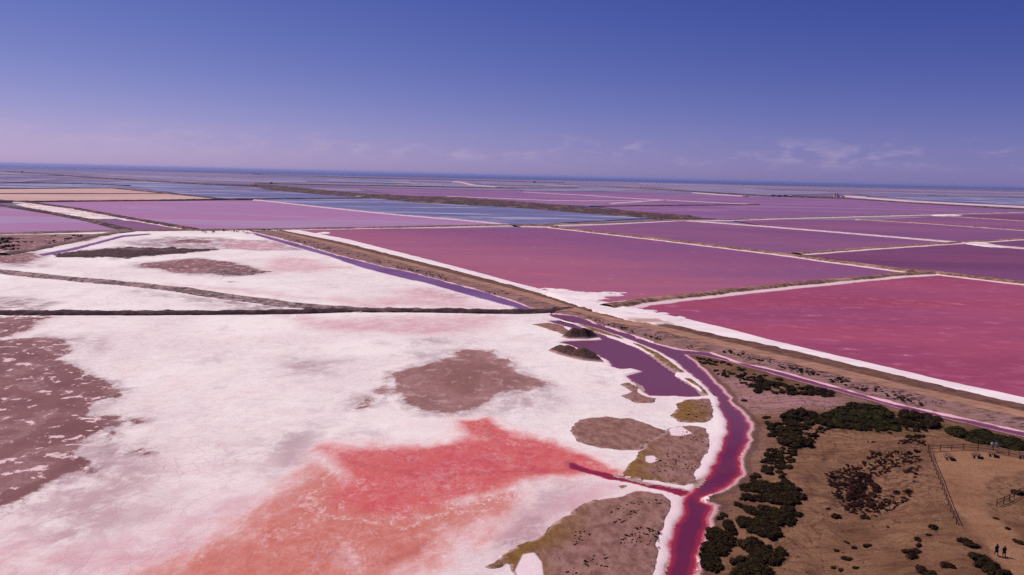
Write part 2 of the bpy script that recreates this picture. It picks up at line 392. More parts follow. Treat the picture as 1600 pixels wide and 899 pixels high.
def b_dune(n, b):
    p = n.pos()
    big = n.noise(p, 0.035, 5, 0.6, 0.4); mid = n.noise(n.scale(p, 0.5, 1, 1, 0.5), 0.22, 6, 0.7, 0.5)
    fine = n.noise(p, 1.6, 7, 0.75)
    c = n.mix(n.ss(big, 0.35, 0.65), C(116, 80, 60), C(146, 106, 82))
    c = n.mix(n.mul(n.ss(mid, 0.46, 0.66), 0.6), c, C(92, 60, 44))
    c = n.mix(n.mul(n.ss(fine, 0.52, 0.7), 0.4), c, C(82, 52, 44))
    pale = n.mul(n.attr('pale'), n.ss(n.add(big, n.mul(mid, 0.5)), 0.5, 0.95))
    c = n.mix(n.math('MULTIPLY', pale, 1.1, clamp=True), c, C(168, 122, 128))
    pl = n.add(n.attr('trod'), n.mul(n.sub(mid, 0.5), 2.4))
    plc = n.mix(n.ss(mid, 0.35, 0.65), C(142, 100, 74), C(160, 116, 90))
    plc = n.mix(n.mul(n.ss(big, 0.5, 0.65), 0.5), plc, C(134, 90, 66))
    c = n.mix(n.mul(n.ss(pl, -0.6, 1.0), 0.95), c, plc)
    olv = n.mul(n.attr('olive'), n.ss(n.noise(p, 0.12, 6, 0.7), 0.38, 0.62))
    c = n.mix(n.mul(olv, 0.75), c, n.mix(n.ss(fine, 0.4, 0.6), C(92, 70, 34), C(78, 58, 32)))
    lit = n.mul(n.attr('litter'), n.ss(n.noise(p, 0.9, 6, 0.7, 0.6), 0.46, 0.62))
    c = n.mix(n.mul(lit, 0.8), c, C(62, 36, 34))
    tf = n.noise(n.scale(p, 1, 0.6, 1, 0.4), 0.85, 8, 0.82, 0.3)
    c = n.mix(n.mul(n.ss(n.add(tf, n.mul(n.sub(big, 0.5), 0.35)), 0.53, 0.62), n.ss(pl, 0.5, -1.0, 0.25, 0.75)), c, C(66, 40, 30))
    c = n.mix(n.mul(n.ss(tf, 0.44, 0.36), 0.35), c, C(150, 108, 86))
    rp = n.noise(n.scale(p, 0.15, 1, 1, 0.35), 0.9, 5, 0.7, 0.4)
    c = n.mix(n.mul(n.ss(rp, 0.5, 0.64), n.ss(pl, 0.0, -4.0, 0.0, 0.5)), c, C(78, 48, 38))
    tr = n.attr('ruts')
    c = n.mix(n.mul(tr, n.ss(n.noise(n.scale(p, 1, 0.2, 1, 0.1), 0.9, 5, 0.7), 0.42, 0.6, 0.1, 0.6)), c, C(84, 52, 44))
    stn = n.ss(n.voro(p, 0.7), 0.10, 0.06)
    c = n.mix(n.mul(stn, n.ss(n.noise(p, 0.07, 3), 0.52, 0.62, 0.0, 0.8)), c, C(172, 132, 116))
    sh = n.add(n.attr('shore'), n.mul(n.sub(fine, 0.5), 1.6))
    c = n.mix(n.mul(n.ss(sh, -2.6, -1.9), 0.6), c, C(92, 62, 58))
    c = n.mix(n.ss(sh, -1.1, -0.4), c, C(202, 156, 162))
    c = n.mix(n.mul(n.ss(sh, -0.5, 0.4), n.attr('rednear')), c, C(190, 78, 94))
    nrm(n, b, n.add(n.add(n.mul(fine, 1.2), n.mul(mid, 2.4)), n.mul(stn, 0.5)), 0.9, 0.25)
    return c
M_dune = material('dune_sand', b_dune, 0.95, 0.1)

def b_rough(n, b):        # rough scrubby strip beside the channel
    p = n.pos(); t = n.attr('across')
    f = n.noise(n.scale(p, 0.5, 1, 1, 0.6), 0.3, 8, 0.75, 0.6); big = n.noise(p, 0.03, 4)
    c = n.mix(n.ss(f, 0.35, 0.65), C(112, 78, 74), C(158, 118, 112))
    c = n.mix(n.mul(n.ss(big, 0.45, 0.65), 0.6), c, C(150, 112, 118))
    g = n.noise(n.scale(p, 0.5, 1, 1, 0.6), 0.5, 6, 0.8)
    c = n.mix(n.ss(n.add(g, n.mul(n.sub(big, 0.5), 0.4)), 0.53, 0.61, 0.0, 0.85), c, C(66, 42, 38))
    c = n.mix(n.ss(n.add(t, n.mul(n.sub(f, 0.5), 0.16)), 0.10, 0.03), c, C(226, 176, 190))
    nrm(n, b, n.add(f, g), 0.8, 0.2)
    return c
M_rough = material('scrubby_earth', b_rough, 0.95, 0.1)
def b_track(n, b):
    p = n.pos(); f = n.noise(n.scale(p, 0.4, 1, 1, 0.6), 0.35, 7, 0.7); t = n.attr('across')
    c = n.mix(n.ss(n.add(n.mul(f, 0.7), n.mul(n.noise(p, 0.04, 6, 0.7), 0.3)), 0.38, 0.62), C(132, 94, 80), C(174, 128, 108))
    rut = n.ss(n.math('ABSOLUTE', n.sub(n.math('ABSOLUTE', n.sub(t, 0.5)), 0.2)), 0.09, 0.0)
    c = n.mix(n.mul(rut, 0.5), c, C(182, 138, 120))
    nrm(n, b, f, 0.5, 0.1); return c
M_track = material('dirt_track', b_track, 0.95, 0.1)
def b_verge(n, b):
    p = n.pos(); f = n.noise(n.scale(p, 0.6, 1, 1, 0.6), 0.45, 8, 0.75); g = n.noise(p, 0.08, 4)
    c = n.mix(n.ss(f, 0.36, 0.62), C(78, 50, 45), C(122, 84, 76))
    c = n.mix(n.mul(n.ss(g, 0.45, 0.65), 0.5), c, C(110, 78, 62))
    nrm(n, b, f, 0.8, 0.25); return c
M_verge = material('dyke_verge', b_verge, 0.95, 0.1)
def b_toe(n, b):
    p = n.pos(); f = n.noise(p, 0.5, 6, 0.7); g = n.noise(n.scale(p, 0.3, 1, 1, 0.5), 0.08, 5, 0.65)
    c = n.mix(n.ss(g, 0.35, 0.65), C(242, 226, 228), C(228, 206, 210))
    c = n.mix(n.mul(n.ss(n.attr('worn'), 0.2, 0.8), n.ss(g, 0.46, 0.62)), c, C(190, 150, 138))
    nrm(n, b, f, 0.4, 0.06); return c
M_toe = material('salt_beach', b_toe, 0.85, 0.15)

def dyke_mat(name, dark, light, salt=C(228, 196, 202), veg=0.5):
    def bld(n, b):
        p = n.pos(); f = n.noise(p, 0.3, 8, 0.8, 0.3); g = n.noise(p, 0.03, 8, 0.75)
        c = n.mix(n.ss(f, 0.38, 0.62), dark, light)
        c = n.mix(n.mul(n.ss(g, 0.52, 0.66), 0.5), c, n.mix(0.5, light, C(210, 176, 170)))
        c = n.mix(n.ss(n.add(n.mul(f, 0.5), n.mul(g, 0.5)), 0.52, 0.47, 0.0, veg), c, C(58, 38, 38))
        t = n.add(n.attr('toe'), n.mul(n.sub(n.add(n.mul(f, 0.4), n.mul(g, 0.6)), 0.5), 1.3))
        c = n.mix(n.ss(t, 0.5, 0.75), c, salt)
        nrm(n, b, f, 0.8, 0.3); return c
    return material(name, bld, 0.95, 0.1)
M_dyke = dyke_mat('pan_dyke', C(120, 82, 66), C(168, 126, 108), veg=0.45)
M_dyke_grey = dyke_mat('grey_dyke', C(112, 84, 84), C(150, 116, 112), veg=0.4)
M_dyke_dark = dyke_mat('scrub_dyke', C(66, 44, 46), C(108, 78, 74), veg=0.85)
M_dyke_low = dyke_mat('low_dyke', C(96, 72, 76), C(176, 146, 148), salt=C(236, 218, 222), veg=0.5)
M_rubble = dyke_mat('rubble_causeway', C(58, 36, 42), C(96, 66, 70), veg=0.3)
M_white_dyke = dyke_mat('white_dyke', C(190, 150, 160), C(226, 196, 204), veg=0.05)
def b_mound(n, b):
    p = n.pos(); f = n.noise(p, 0.9, 7, 0.75, 0.5); g = n.noise(n.scale(p, 1, 1, 0.3), 0.5, 5, 0.7)
    c = n.mix(n.ss(f, 0.36, 0.64), C(62, 42, 38), C(102, 74, 66))
    c = n.mix(n.ss(g, 0.5, 0.66, 0.0, 0.6), c, C(62, 42, 38))
    c = n.mix(n.ss(n.attr('inside'), 1.3, 0.4), c, C(186, 146, 146))
    nrm(n, b, n.add(f, g), 0.9, 0.3); return c
M_mound = material('mound_earth', b_mound, 0.95, 0.1)

def b_plain(n, b):        # the wide salt plain that carries everything, out to the coast
    p = n.pos()
    a = n.noise(n.scale(p, 0.25, 1, 1, 0.15), 0.0016, 6, 0.65, 0.4); s = n.noise(n.scale(p, 0.12, 1, 1, 0.08), 0.006, 6, 0.7)
    c = n.mix(n.ss(a, 0.42, 0.58), C(106, 90, 124), C(150, 122, 146))
    c = n.mix(n.ss(s, 0.5, 0.62, 0.0, 0.8), c, C(96, 88, 138))
    c = n.mix(n.ss(s, 0.44, 0.36, 0.0, 0.6), c, C(176, 140, 150))
    return c
M_plain = material('salt_plain', b_plain, 0.95, 0.1)
def b_sea(n, b):
    p = n.pos()
    c = n.mix(n.ss(n.noise(n.scale(p, 0.2, 1, 1), 0.0004, 4), 0.35, 0.65), C(58, 72, 134), C(68, 82, 146))
    return c
M_sea = material('sea_water', b_sea, 0.5, 0.1)

def simple(name, c1, c2, sc_=4, rough=0.85, spec=0.2, bs=0.3):
    def bld(n, b):
        o = n.new('ShaderNodeTexCoord').outputs['Object']
        f = n.noise(o, sc_, 5, 0.65); nrm(n, b, f, bs, 0.02)
        return n.mix(n.ss(f, 0.35, 0.65), c1, c2)
    return material(name, bld, rough, spec)
def leaf_mat(name, c1, c2, c3):
    def bld(n, b):
        oi = n.new('ShaderNodeObjectInfo')
        f = n.noise(n.pos(), 1.1, 4, 0.7)
        c = n.mix(n.ss(f, 0.35, 0.65), c1, c2)
        return n.mix(n.mul(oi.outputs['Random'], 0.6), c, c3)
    return material(name, bld, 0.9, 0.05)
M_leaf = leaf_mat('saltbush_leaves', C(25, 18, 11), C(57, 45, 23), C(50, 35, 20))  # second tone lightened to paint sunlit variation into the crowns
M_leaf_green = leaf_mat('green_scrub_leaves', C(38, 33, 14), C(62, 54, 22), C(34, 28, 15))
M_leaf_red = leaf_mat('dry_brush_twigs', C(48, 27, 22), C(76, 46, 38), C(36, 20, 17))
M_stem = simple('shrub_stem', C(58, 42, 34), C(80, 60, 48))
M_wood = simple('fence_wood', C(74, 46, 42), C(104, 70, 60), 6)
M_wood2 = simple('table_wood', C(98, 68, 58), C(126, 92, 78), 6)
M_stone = simple('pale_stone', C(150, 114, 98), C(180, 142, 124), 5)

# ------------------------------------------------------------------ the plan: water bodies
CH_FAR = [(390,362),(460,379.5),(520,397),(600,417),(640,425),(700,441),(760,457),(800,470),(838,484),(815,486),(800,480),(730,461),(663,442),(625,434),(560,417),(515,401),(460,386),(400,368)]
CH_R = [(860,491),(900,494),(940,509),(975,519),(1005,531),(1033,540),(1070,547.6)]
CH_R2 = [(1069,554),(1083,563),(1098,579),(1115,595),(1133,613),(1143,630),(1160,645),(1173,663),(1173,674),(1168,694),(1160,711.5),(1158,724),(1155,741.6),(1143,757),(1128,767),(1099,777),(1101,784),(1118,791),(1113,804),(1103,829),(1095,854),(1090,874),(1088,899),(1084,940),(1080,1010)]
CH_L = [(1022,1010),(1034,930),(1038,894),(1043,869),(1046.5,844),(1053,822),(1063,801),(1070,778),(1083,768),(1098,749),(1115,724),(1125,701),(1133,674),(1137,663),(1128,645),(1120,625),(1108,610),(1093,595),(1075,583),(1055,565),(1030,550),(1008,540),(975,527.6),(930,513.5),(875,499.5),(857,493)]
CH_NEAR = CH_R + CH_R2 + CH_L
SIDE = [(1060,547),(1070,547.6),(1108,551),(1150,565),(1200,576),(1262,593),(1335,613),(1400,631.5),(1475,648),(1550,664),(1600,675),(1750,707),(2000,762),(2000,776),(1750,717),(1600,683),(1550,671),(1475,653.5),(1400,637),(1335,618.5),(1262,599),(1200,582),(1160,571),(1125,561),(1095,555),(1069,554)]
TRIB = [(1083,768),(1025,757.5),(975,747),(925,733),(896,722),(880,722),(890,733),(910,738),(950,749),(1000,759),(1040,769),(1070,778)]
POND = [(854,501.5),(875,501),(900,508.5),(935,521),(955,528),(975,536),(998,545),(1018,555),(1035,567),(1056,581),(1058,588),(1073,597),(1088,607),(1101,619),(1075,621.5),(1050,620),(1015,619),(1003,612.7),(1000,606),(985,595),(980,588),(990,584),(1005,581),(990,577),(970,577.7),(953,572.7),(948,564),(935,555),(910,547.6),(893,541),(872,536),(880,533.5),(940,531),(935,527),(918,518),(875,509)]
TOPCH = [(58,398),(112,388),(152,378),(190,368),(235,365),(236,367),(193,371),(156,381),(118,391),(68,401)]
W = {k: G(v, -0.12) for k, v in dict(far=CH_FAR, near=CH_NEAR, side=SIDE, trib=TRIB, pond=POND, top=TOPCH).items()}
def water_sd(X, Y, keys):
    wx = X + 0.9 * fbm(X, Y, 5.0, 3, 51); wy = Y + 0.9 * fbm(X, Y, 5.0, 3, 61)
    return sdfu([W[k] for k in keys], wx, wy)
RED_C = G([(1080, 800)])[0]
def rednear(X, Y):   # deep red algae bloom in the lower reach of the channel
    return sstep(-np.hypot((X - RED_C[0]) * 1.2, (Y - RED_C[1]) * 0.7), -62, -22)

# ------------------------------------------------------------------ base plain and sea
def big_sheet(name, pts, z, mat):
    o = flat_poly(name, pts, z, mat); return o
tag(big_sheet('ground', [(-90000, -3000), (90000, -3000), (90000, 12000), (-90000, 12000)], -1.0, M_plain), 'wide mauve salt plain under the pans out to the coast', kind='structure')
coast = [G([(u, v)])[0] for u, v in [(-300, 257.5), (0, 263), (400, 271.5), (800, 280.5), (1200, 289), (1600, 297.5), (1900, 303.5)]]
seap = [(-88000, coast[0][1])] + [tuple(c) for c in coast] + [(88000, coast[-1][1]), (88000, 75000), (-88000, 75000)]
tag(big_sheet('sea', seap, -0.4, M_sea), 'dark blue sea along the horizon', kind='structure')

# ------------------------------------------------------------------ salt flats
FLAT_N = G([(-700,494),(0,492),(400,491),(640,489),(860,492),(900,500),(960,516),(1010,534),(1050,556),(1085,590),(1120,618),(1140,650),(1150,672),(1140,712),(1120,740),(1090,772),(1085,800),(1070,850),(1065,899),(1055,1015),(-500,1015)])
FLAT_F = G([(-500,356),(0,364),(200,360),(400,361),(470,383),(560,410),(700,447),(820,484),(860,493),(640,491),(400,493),(0,494),(-700,496)])
px = lambda L: G(L)
MUD = [px(p) for p in (
    [(-160,494),(70,494),(52,508),(22,524),(-160,538)],
    [(-160,540),(0,532),(60,529),(105,533),(112,548),(92,562),(130,576),(160,598),(180,613),(172,640),(186,655),(150,682),(118,705),(132,740),(90,748),(60,766),(30,792),(0,806),(-160,840)],
    [(603,607),(607,592),(625,580),(655,572),(690,561),(710,556),(725,549),(770,550),(788,566),(812,578),(845,587),(846,598),(822,612),(790,618),(760,630),(730,640),(680,646),(655,640),(622,626)],
    [(553,633),(560,624),(572,615),(582,622),(580,637),(560,638)], [(586,605),(595,601),(600,608),(592,613)],
    [(195,655),(213,660),(200,668),(185,664)], [(150,690),(175,680),(160,702)], [(215,700),(240,706),(225,712)], [(802,818),(812,810),(817,816),(808,822)])]
MUD_F = [px(p) for p in ([(-200,366),(0,367),(150,366),(200,363),(165,370),(60,393),(-200,398)], [(380,363),(440,364),(430,371),(400,369)], [(-200,393),(30,394),(75,398),(40,412),(-200,420)], [(205,417),(215,411),(250,407),(310,403),(345,410),(420,426),(370,431),(330,426),(260,424)], [(255,379),(300,374),(345,376),(330,381)], [(365,437),(388,438.5),(372,440)], [(395,422),(418,424),(405,429)])]
GREY = [px(p) for p in (
    [(60,745),(150,690),(230,680),(300,720),(280,790),(180,830),(60,815)], [(760,800),(820,740),(880,770),(840,830),(770,850)],
    [(780,600),(850,590),(880,610),(860,640),(790,650)], [(600,560),(660,548),(700,550),(650,570)], [(640,530),(690,528),(700,540),(640,545)],
    [(90,520),(140,525),(150,550),(110,545)], [(440,560),(560,560),(540,590),(450,590)], [(400,690),(520,670),(500,740),(420,760)])]
GREY_F = [px(p) for p in ([(200,378),(260,369),(330,371),(440,378),(490,390),(430,393),(300,389),(215,386)], [(-100,472),(40,468),(80,474),(78,488),(-100,489)], [(200,415),(310,402),(420,428),(300,430)],
    [(205,455),(285,465),(400,479),(470,488),(330,488),(290,473)], [(100,392),(200,384),(350,390),(180,404)], [(660,452),(720,468),(700,470)], [(0,395),(90,394),(40,420),(0,418)])]
PINK = [px(p) for p in ([(440,495),(620,492),(790,492),(760,505),(700,522),(640,520),(560,514),(490,512)], [(-100,830),(120,800),(300,800),(420,790),(330,930),(-100,990)], [(0,495),(70,495),(40,520),(0,525)], [(740,840),(860,760),(960,770),(820,860)])]
PINK_F = [px(p) for p in ([(400,408),(440,402),(500,404),(545,421),(480,429),(420,423)], [(250,443),(400,461),(520,471),(660,481),(760,482),(720,462),(660,447),(600,452),(620,466),(500,466),(380,452)], [(360,374),(460,384),(440,392),(350,388)])]
RED = [px([(508,708),(600,698),(700,691),(748,681),(726,658),(777,656),(790,672),(850,690),(915,724),(928,740),(870,746),(800,757),(770,777),(700,792),(640,815),(560,800),(520,772),(550,742),(532,722)])]
RED2 = [px([(820,692),(905,716),(985,748),(978,752),(900,742),(830,735)]), px([(735,660),(775,657),(782,676),(750,682)]), px([(560,715),(700,700),(800,710),(790,735),(680,745),(580,735)])]
ORANGE = [px([(330,868),(420,826),(462,786),(515,748),(620,758),(700,790),(790,770),(765,800),(700,832),(640,862),(590,890),(540,960),(250,960),(260,905)])]
def soft(polys, X, Y, wdt, wp=1.0):
    wx = X + wp * wdt * 1.1 * fbm(X, Y * 0.6, 22, 5, 101); wy = Y + wp * wdt * 1.8 * fbm(X, Y * 0.6, 22, 5, 111)
    return sstep(sdfu(polys, wx, wy), -wdt, wdt)
def flat_z(keys):
    def f(X, Y):
        s = water_sd(X, Y, keys)
        return 0.02 + 0.05 * fbm(X, Y, 9, 3, 4) + 0.02 * fbm(X, Y, 2, 2, 14) + 0.10 * sstep(s, -3.5, -0.8) - 0.85 * sstep(s, -0.5, 1.3)
    return f
def near_line(lines, X, Y, wdt):
    r = np.zeros(X.shape)
    for l in lines:
        P = G(l); d = np.full(X.shape, 1e9); wx = X + 0.8 * fbm(X, Y, 7, 3, 171); wy = Y + 1.2 * fbm(X, Y, 7, 3, 181)
        for (ax, ay), (bx, by) in zip(P[:-1], P[1:]):
            ex, ey = bx - ax, by - ay; q = np.clip(((wx - ax) * ex + (wy - ay) * ey) / (ex * ex + ey * ey), 0, 1)
            d = np.minimum(d, np.hypot(wx - ax - q * ex, wy - ay - q * ey))
        r = np.maximum(r, sstep(-d, -wdt, -0.1))
    return r
LINES = [[(545,720),(600,735),(670,746),(730,742),(790,738),(880,734)], [(760,664),(768,680),(782,690)], [(600,880),(650,858),(660,852)], [(520,862),(560,884)]]
WHITES = [[(530,838),(552,862),(572,892)], [(610,812),(700,803),(765,797)], [(640,840),(690,826)], [(700,775),(745,782),(790,765)]]
def at_near(X, Y):
    return dict(mud=sdfu(MUD, X + 4 * fbm(X, Y, 14, 4, 121), Y + 8 * fbm(X, Y, 14, 4, 131)), flakes=0.25 + 0.75 * sstep(-X, 30, 60), grey=soft(GREY, X, Y, 7), pink=np.maximum(soft(PINK, X, Y, 9), 0.4 * sstep(-Y, -190, -125)), red=soft(RED, X, Y, 8, 0.45) + 0.55 * soft(RED2, X, Y, 4, 0.5), orange=soft(ORANGE, X, Y, 9),  # pink's ramp along Y paints vignette darkening into the near salt colour
                shore=water_sd(X, Y, ['near', 'trib', 'pond']), rednear=rednear(X, Y), lines=near_line(LINES, X, Y, 1.3), whites=near_line(WHITES, X, Y, 1.2))
def at_far(X, Y):
    return dict(mud=sdfu(MUD_F, X + 8 * fbm(X, Y, 30, 4, 121), Y + 14 * fbm(X, Y, 30, 4, 131)) - 1, flakes=np.full(X.shape, 0.8), grey=1.7 * soft(GREY_F, X, Y, 9), pink=soft(PINK_F, X, Y, 12), red=X * 0 - 3, orange=X * 0 - 3, lines=X * 0, whites=X * 0, shore=water_sd(X, Y, ['far', 'top', 'near']), rednear=X * 0)
KN = ['near', 'trib', 'pond', 'side']
b = (FLAT_N.min(0), FLAT_N.max(0))
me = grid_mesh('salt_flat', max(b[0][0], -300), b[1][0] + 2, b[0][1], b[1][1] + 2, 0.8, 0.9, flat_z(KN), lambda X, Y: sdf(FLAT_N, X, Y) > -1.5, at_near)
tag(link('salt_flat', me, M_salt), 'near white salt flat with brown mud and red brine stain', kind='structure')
b = (FLAT_F.min(0), FLAT_F.max(0))
me = grid_mesh('salt_flat', max(b[0][0], -700), b[1][0] + 2, b[0][1], b[1][1] + 2, 1.6, 2.2, flat_z(['far', 'top', 'near']), lambda X, Y: sdf(FLAT_F, X, Y) > -1.5, at_far)
tag(link('salt_flat', me, M_salt), 'far white salt flat beyond the dark causeway', kind='structure')

# ------------------------------------------------------------------ brine channels and pond
def water_sheet(name, key, step, label, mat=None):
    P = W[key]; lo = P.min(0) - 3; hi = P.max(0) + 3
    lo[0] = max(lo[0], -700); hi[0] = min(hi[0], 420)
    me = grid_mesh(name, lo[0], hi[0], lo[1], hi[1], step, step, lambda X, Y: np.full(X.shape, WZ[key]), lambda X, Y: sdf(P, X, Y) > -2.2,
                   lambda X, Y: dict(depth=water_sd(X, Y, [key] if key not in ('near', 'trib', 'side') else ['near', 'trib', 'side']), rednear=rednear(X, Y)))
    return tag(link(name, me, mat or M_channel), label, kind='structure')
WZ = dict(near=-0.12, trib=-0.124, side=-0.128, pond=-0.12, far=-0.12, top=-0.12)
water_sheet('brine_channel', 'near', 0.8, 'winding red and violet brine channel')
water_sheet('brine_channel', 'far', 1.2, 'narrow straight violet channel beside the embankment', M_ditch)
water_sheet('brine_channel', 'side', 1.0, 'thin pink side ditch below the embankment')
water_sheet('brine_channel', 'trib', 0.7, 'small red feeder ditch running into the stained salt')
water_sheet('brine_channel', 'top', 1.5, 'short violet ditch at the far left', M_ditch)
water_sheet('brine_pond', 'pond', 0.9, 'purple brine pond beside the two dark mounds')

# ------------------------------------------------------------------ mud banks
def patch(name, poly, label, mat, h, step=0.5, z0=-0.05, edge=1.2, extra=None, warp=1.2, rough=0.05, margin=1.0, kind='structure', top=None):
    P = G(poly)
    def sd(X, Y): return sdf(P, X + warp * fbm(X, Y, 6, 4, 71) + 0.35 * min(warp, 1.2) * fbm(X, Y, 1.4, 3, 72), Y + warp * 1.3 * fbm(X, Y, 6, 4, 81) + 0.35 * min(warp, 1.2) * fbm(X, Y, 1.4, 3, 82))
    def fz(X, Y):
        s = sd(X, Y)
        z = z0 + (h - z0) * sstep(s, -0.4, edge) + rough * fbm(X, Y, 2.5, 4, 91) * sstep(s, 0, 2)
        if top is not None: z = z + top(X, Y) * sstep(s, 0, 3.5)
        return z
    lo = P.min(0) - 2; hi = P.max(0) + 2
    def at(X, Y):
        d = dict(inside=sd(X, Y), olive=X * 0, salt=X * 0, tufts=X * 0 + 1)
        if extra: d.update(extra(X, Y))
        return d
    me = grid_mesh(name, lo[0], hi[0], lo[1], hi[1], step, step, fz, lambda X, Y: sd(X, Y) > -margin, at)
    return tag(link(name, me, mat), label, kind=kind)
one = lambda X, Y: dict(olive=X * 0 + 1)
plain_ = lambda X, Y: dict(tufts=X * 0, olive=X * 0)
B1salt = [G([(798,902),(815,868),(832,866),(843,880),(846,905),(846,960),(800,960)])]
B2salt = [G([(1008,716),(1022,715),(1028,722),(1015,727),(1008,724)]), G([(1046,672),(1066,668),(1084,680),(1064,684),(1050,683)])]
half = lambda c, r: (lambda X, Y: dict(olive=sstep(-np.hypot(X - c[0], (Y - c[1]) * .6), -r, -r * .4)))
patch('mud_bank', [(748,889),(790,866),(830,840),(870,810),(910,786),(950,777),(1000,768),(1040,772),(1055,785),(1041,815),(1033,835),(1028,860),(1026,899),(1015,1000),(830,1000),(800,905),(790,880),(765,889)], 'large brown and olive mud bank at the bottom edge', M_bank, 0.28,
      extra=lambda X, Y: dict(salt=soft(B1salt, X, Y, 0.7), olive=sstep(-(X - G([(900, 850)])[0][0]), -6, 6)))
patch('mud_bank', [(971,745),(985,725),(1000,705),(1030,681),(1045,668),(1075,664),(1102,669),(1110,690),(1102,715),(1095,735),(1085,752),(1068,762),(1030,756),(1000,751)], 'rounded brown mud bank left of the red channel bend', M_bank, 0.28,
      extra=lambda X, Y: dict(salt=soft(B2salt, X, Y, 0.8), olive=sstep(-(X - G([(1020, 715)])[0][0]), -5, 5)))
patch('mud_bank', [(887,672),(905,656),(945,650),(985,654),(1012,662),(1042,674),(1020,692),(1000,704),(970,706),(930,702),(900,690)], 'flat greyish mud patch in the salt above the feeder ditch', M_bank, 0.17, extra=plain_)
patch('mud_bank', [(1046,650),(1060,633),(1075,625),(1110,624),(1118,636),(1114,654),(1100,662),(1060,659)], 'small brown mud bank below the purple pond', M_bank, 0.22, extra=half(G([(1062, 640)])[0], 9))
patch('mud_bank', [(968,600),(985,597),(1002,606),(1000,613),(1012,620),(1029,623),(1020,629),(992,630),(968,619),(985,612)], 'little grey mud islet at the left shore of the pond', M_bank, 0.17, extra=plain_, warp=0.8)
patch('mud_bank', [(962,759),(978,757),(988,761),(970,765)], 'tiny olive mud islet beside the feeder ditch', M_bank, 0.2, extra=one, warp=0.3)
patch('mud_bank', [(830,507),(858,504),(880,510),(898,519),(880,523),(852,513)], 'thin grey mud tongue above the upper mound', M_bank, 0.17, extra=plain_, warp=1.0)
patch('mud_bank', [(984,535),(1000,539),(1030,552),(1055,571),(1072,583),(1060,583),(1040,570),(1015,552)], 'narrow brown spit between pond and channel', M_bank, 0.45, extra=one, warp=0.6)
patch('mud_bank', [(1066,591),(1080,592),(1098,605),(1111,619),(1103,619),(1090,605)], 'short brown spit at the foot of the pond', M_bank, 0.42, extra=one, warp=0.5)
patch('mud_bank', [(898,505.5),(930,513.5),(968,526),(978,532),(955,526),(925,517)], 'tiny brown spit at the head of the pond', M_bank, 0.4, extra=one, warp=0.3)
patch('mud_ridge', [(76,400),(110,395),(170,389),(200,387),(290,388),(350,391),(300,396),(240,400),(180,404),(120,403)], 'long dark mud ridge on the far salt flat', M_rubble, 0.9, step=1.5, edge=9, warp=9, rough=0.9, extra=lambda X, Y: dict(toe=X * 0 - 1))
patch('mud_ridge', [(300,424),(345,422),(395,423),(420,427),(380,431),(330,429)], 'low dark mud hump on the far salt flat', M_dyke_low, 0.35, step=1.5, edge=8, warp=8, rough=0.35, extra=lambda X, Y: dict(toe=X * 0 + 0.15))

# dark earth mounds beside the pond
def humps(hs):
    def f(X, Y):
        z = X * 0
        for (u, v, hh, rr) in hs:
            c = G([(u, v)])[0]; d = np.hypot(X - c[0] + 0.5 * fbm(X, Y, 2, 3, 33), (Y - c[1]) * 0.75)
            z = np.maximum(z, 1.25 * hh * np.clip(1 - d / rr, 0, 1) ** 0.8)
        return z + 0.25 * fbm(X, Y, 1.2, 3, 23)
    return f
patch('earth_mound', [(874,526),(885,530),(920,531),(938,528),(933,523),(915,519),(892,518)], None, M_mound, 0.3, step=0.4, z0=-0.3, warp=0.6, rough=0.3, top=humps([(898, 527, 2.5, 5.5), (914, 527.5, 2.7, 5.5), (926, 528, 1.6, 4)]), kind=None)
tag(COL.objects[-1], 'dark earth mound in two humps at the upper end of the purple pond', 'mound')
patch('earth_mound', [(855,548),(868,554),(888,559),(910,564),(948,568),(940,559),(918,552),(896,548),(880,543),(862,543)], None, M_mound, 0.3, step=0.4, z0=-0.3, warp=0.6, rough=0.3, top=humps([(871, 552, 2.2, 5.0), (886, 554, 2.3, 4.6), (912, 560, 2.6, 6.0), (922, 562, 2.2, 5.0), (938, 566, 1.2, 3.2)]), kind=None)
tag(COL.objects[-1], 'long dark earth mound on the salt at the left shore of the pond', 'mound')

# ------------------------------------------------------------------ embankment in four strips
P0 = [(388,361),(460,379.5),(520,397),(600,417),(640,425),(700,441),(760,457),(800,470),(838,484),(860,490),(900,494),(940,509),(975,519),(1005,531),(1033,540),(1070,547.6),(1108,551),(1150,565),(1200,576),(1262,593),(1335,613),(1400,631.5),(1475,648),(1550,664),(1600,675),(1750,707),(1950,751)]
P1 = [(428,361),(520,383),(620,409),(700,430),(790,454),(850,471),(905,488),(960,503),(1013,513),(1060,523),(1110,536),(1160,548.5),(1200,558),(1300,582),(1400,606.5),(1500,629.5),(1600,652),(1750,686),(1950,730)]
P2 = [(434,360.5),(524,380.5),(624,406),(705,427),(796,450.5),(856,466.5),(912,484.5),(965,498.5),(1020,507.5),(1065,517),(1115,529),(1165,541),(1200,549.5),(1300,573),(1400,597.5),(1500,620.5),(1600,643),(1750,677),(1950,721)]
P3 = [(440,360),(530,377.5),(630,402.5),(712,423),(800,446),(850,460.5),(890,474),(925,484),(970,494),(1045,506),(1125,524),(1200,539),(1325,567.6),(1450,597.7),(1600,632),(1750,666),(1950,710)]
P4 = [(468,360),(545,374.5),(640,398.5),(720,419),(805,442),(845,452.5),(880,459),(940,471),(1005,484),(1113,507.6),(1200,530.5),(1325,559.5),(1450,589),(1600,621.5),(1750,655),(1950,699)]
l0 = L3(P0, -0.1); l1 = L3(P1, 0.9); l2 = L3(P2, 0.9); l3 = L3(P3, 0.3); l4 = L3(P4, -0.1)
N = 620
lm = resample(l0, N) * 0.55 + resample(l1, N) * 0.45; lm[:, 2] = 0.45
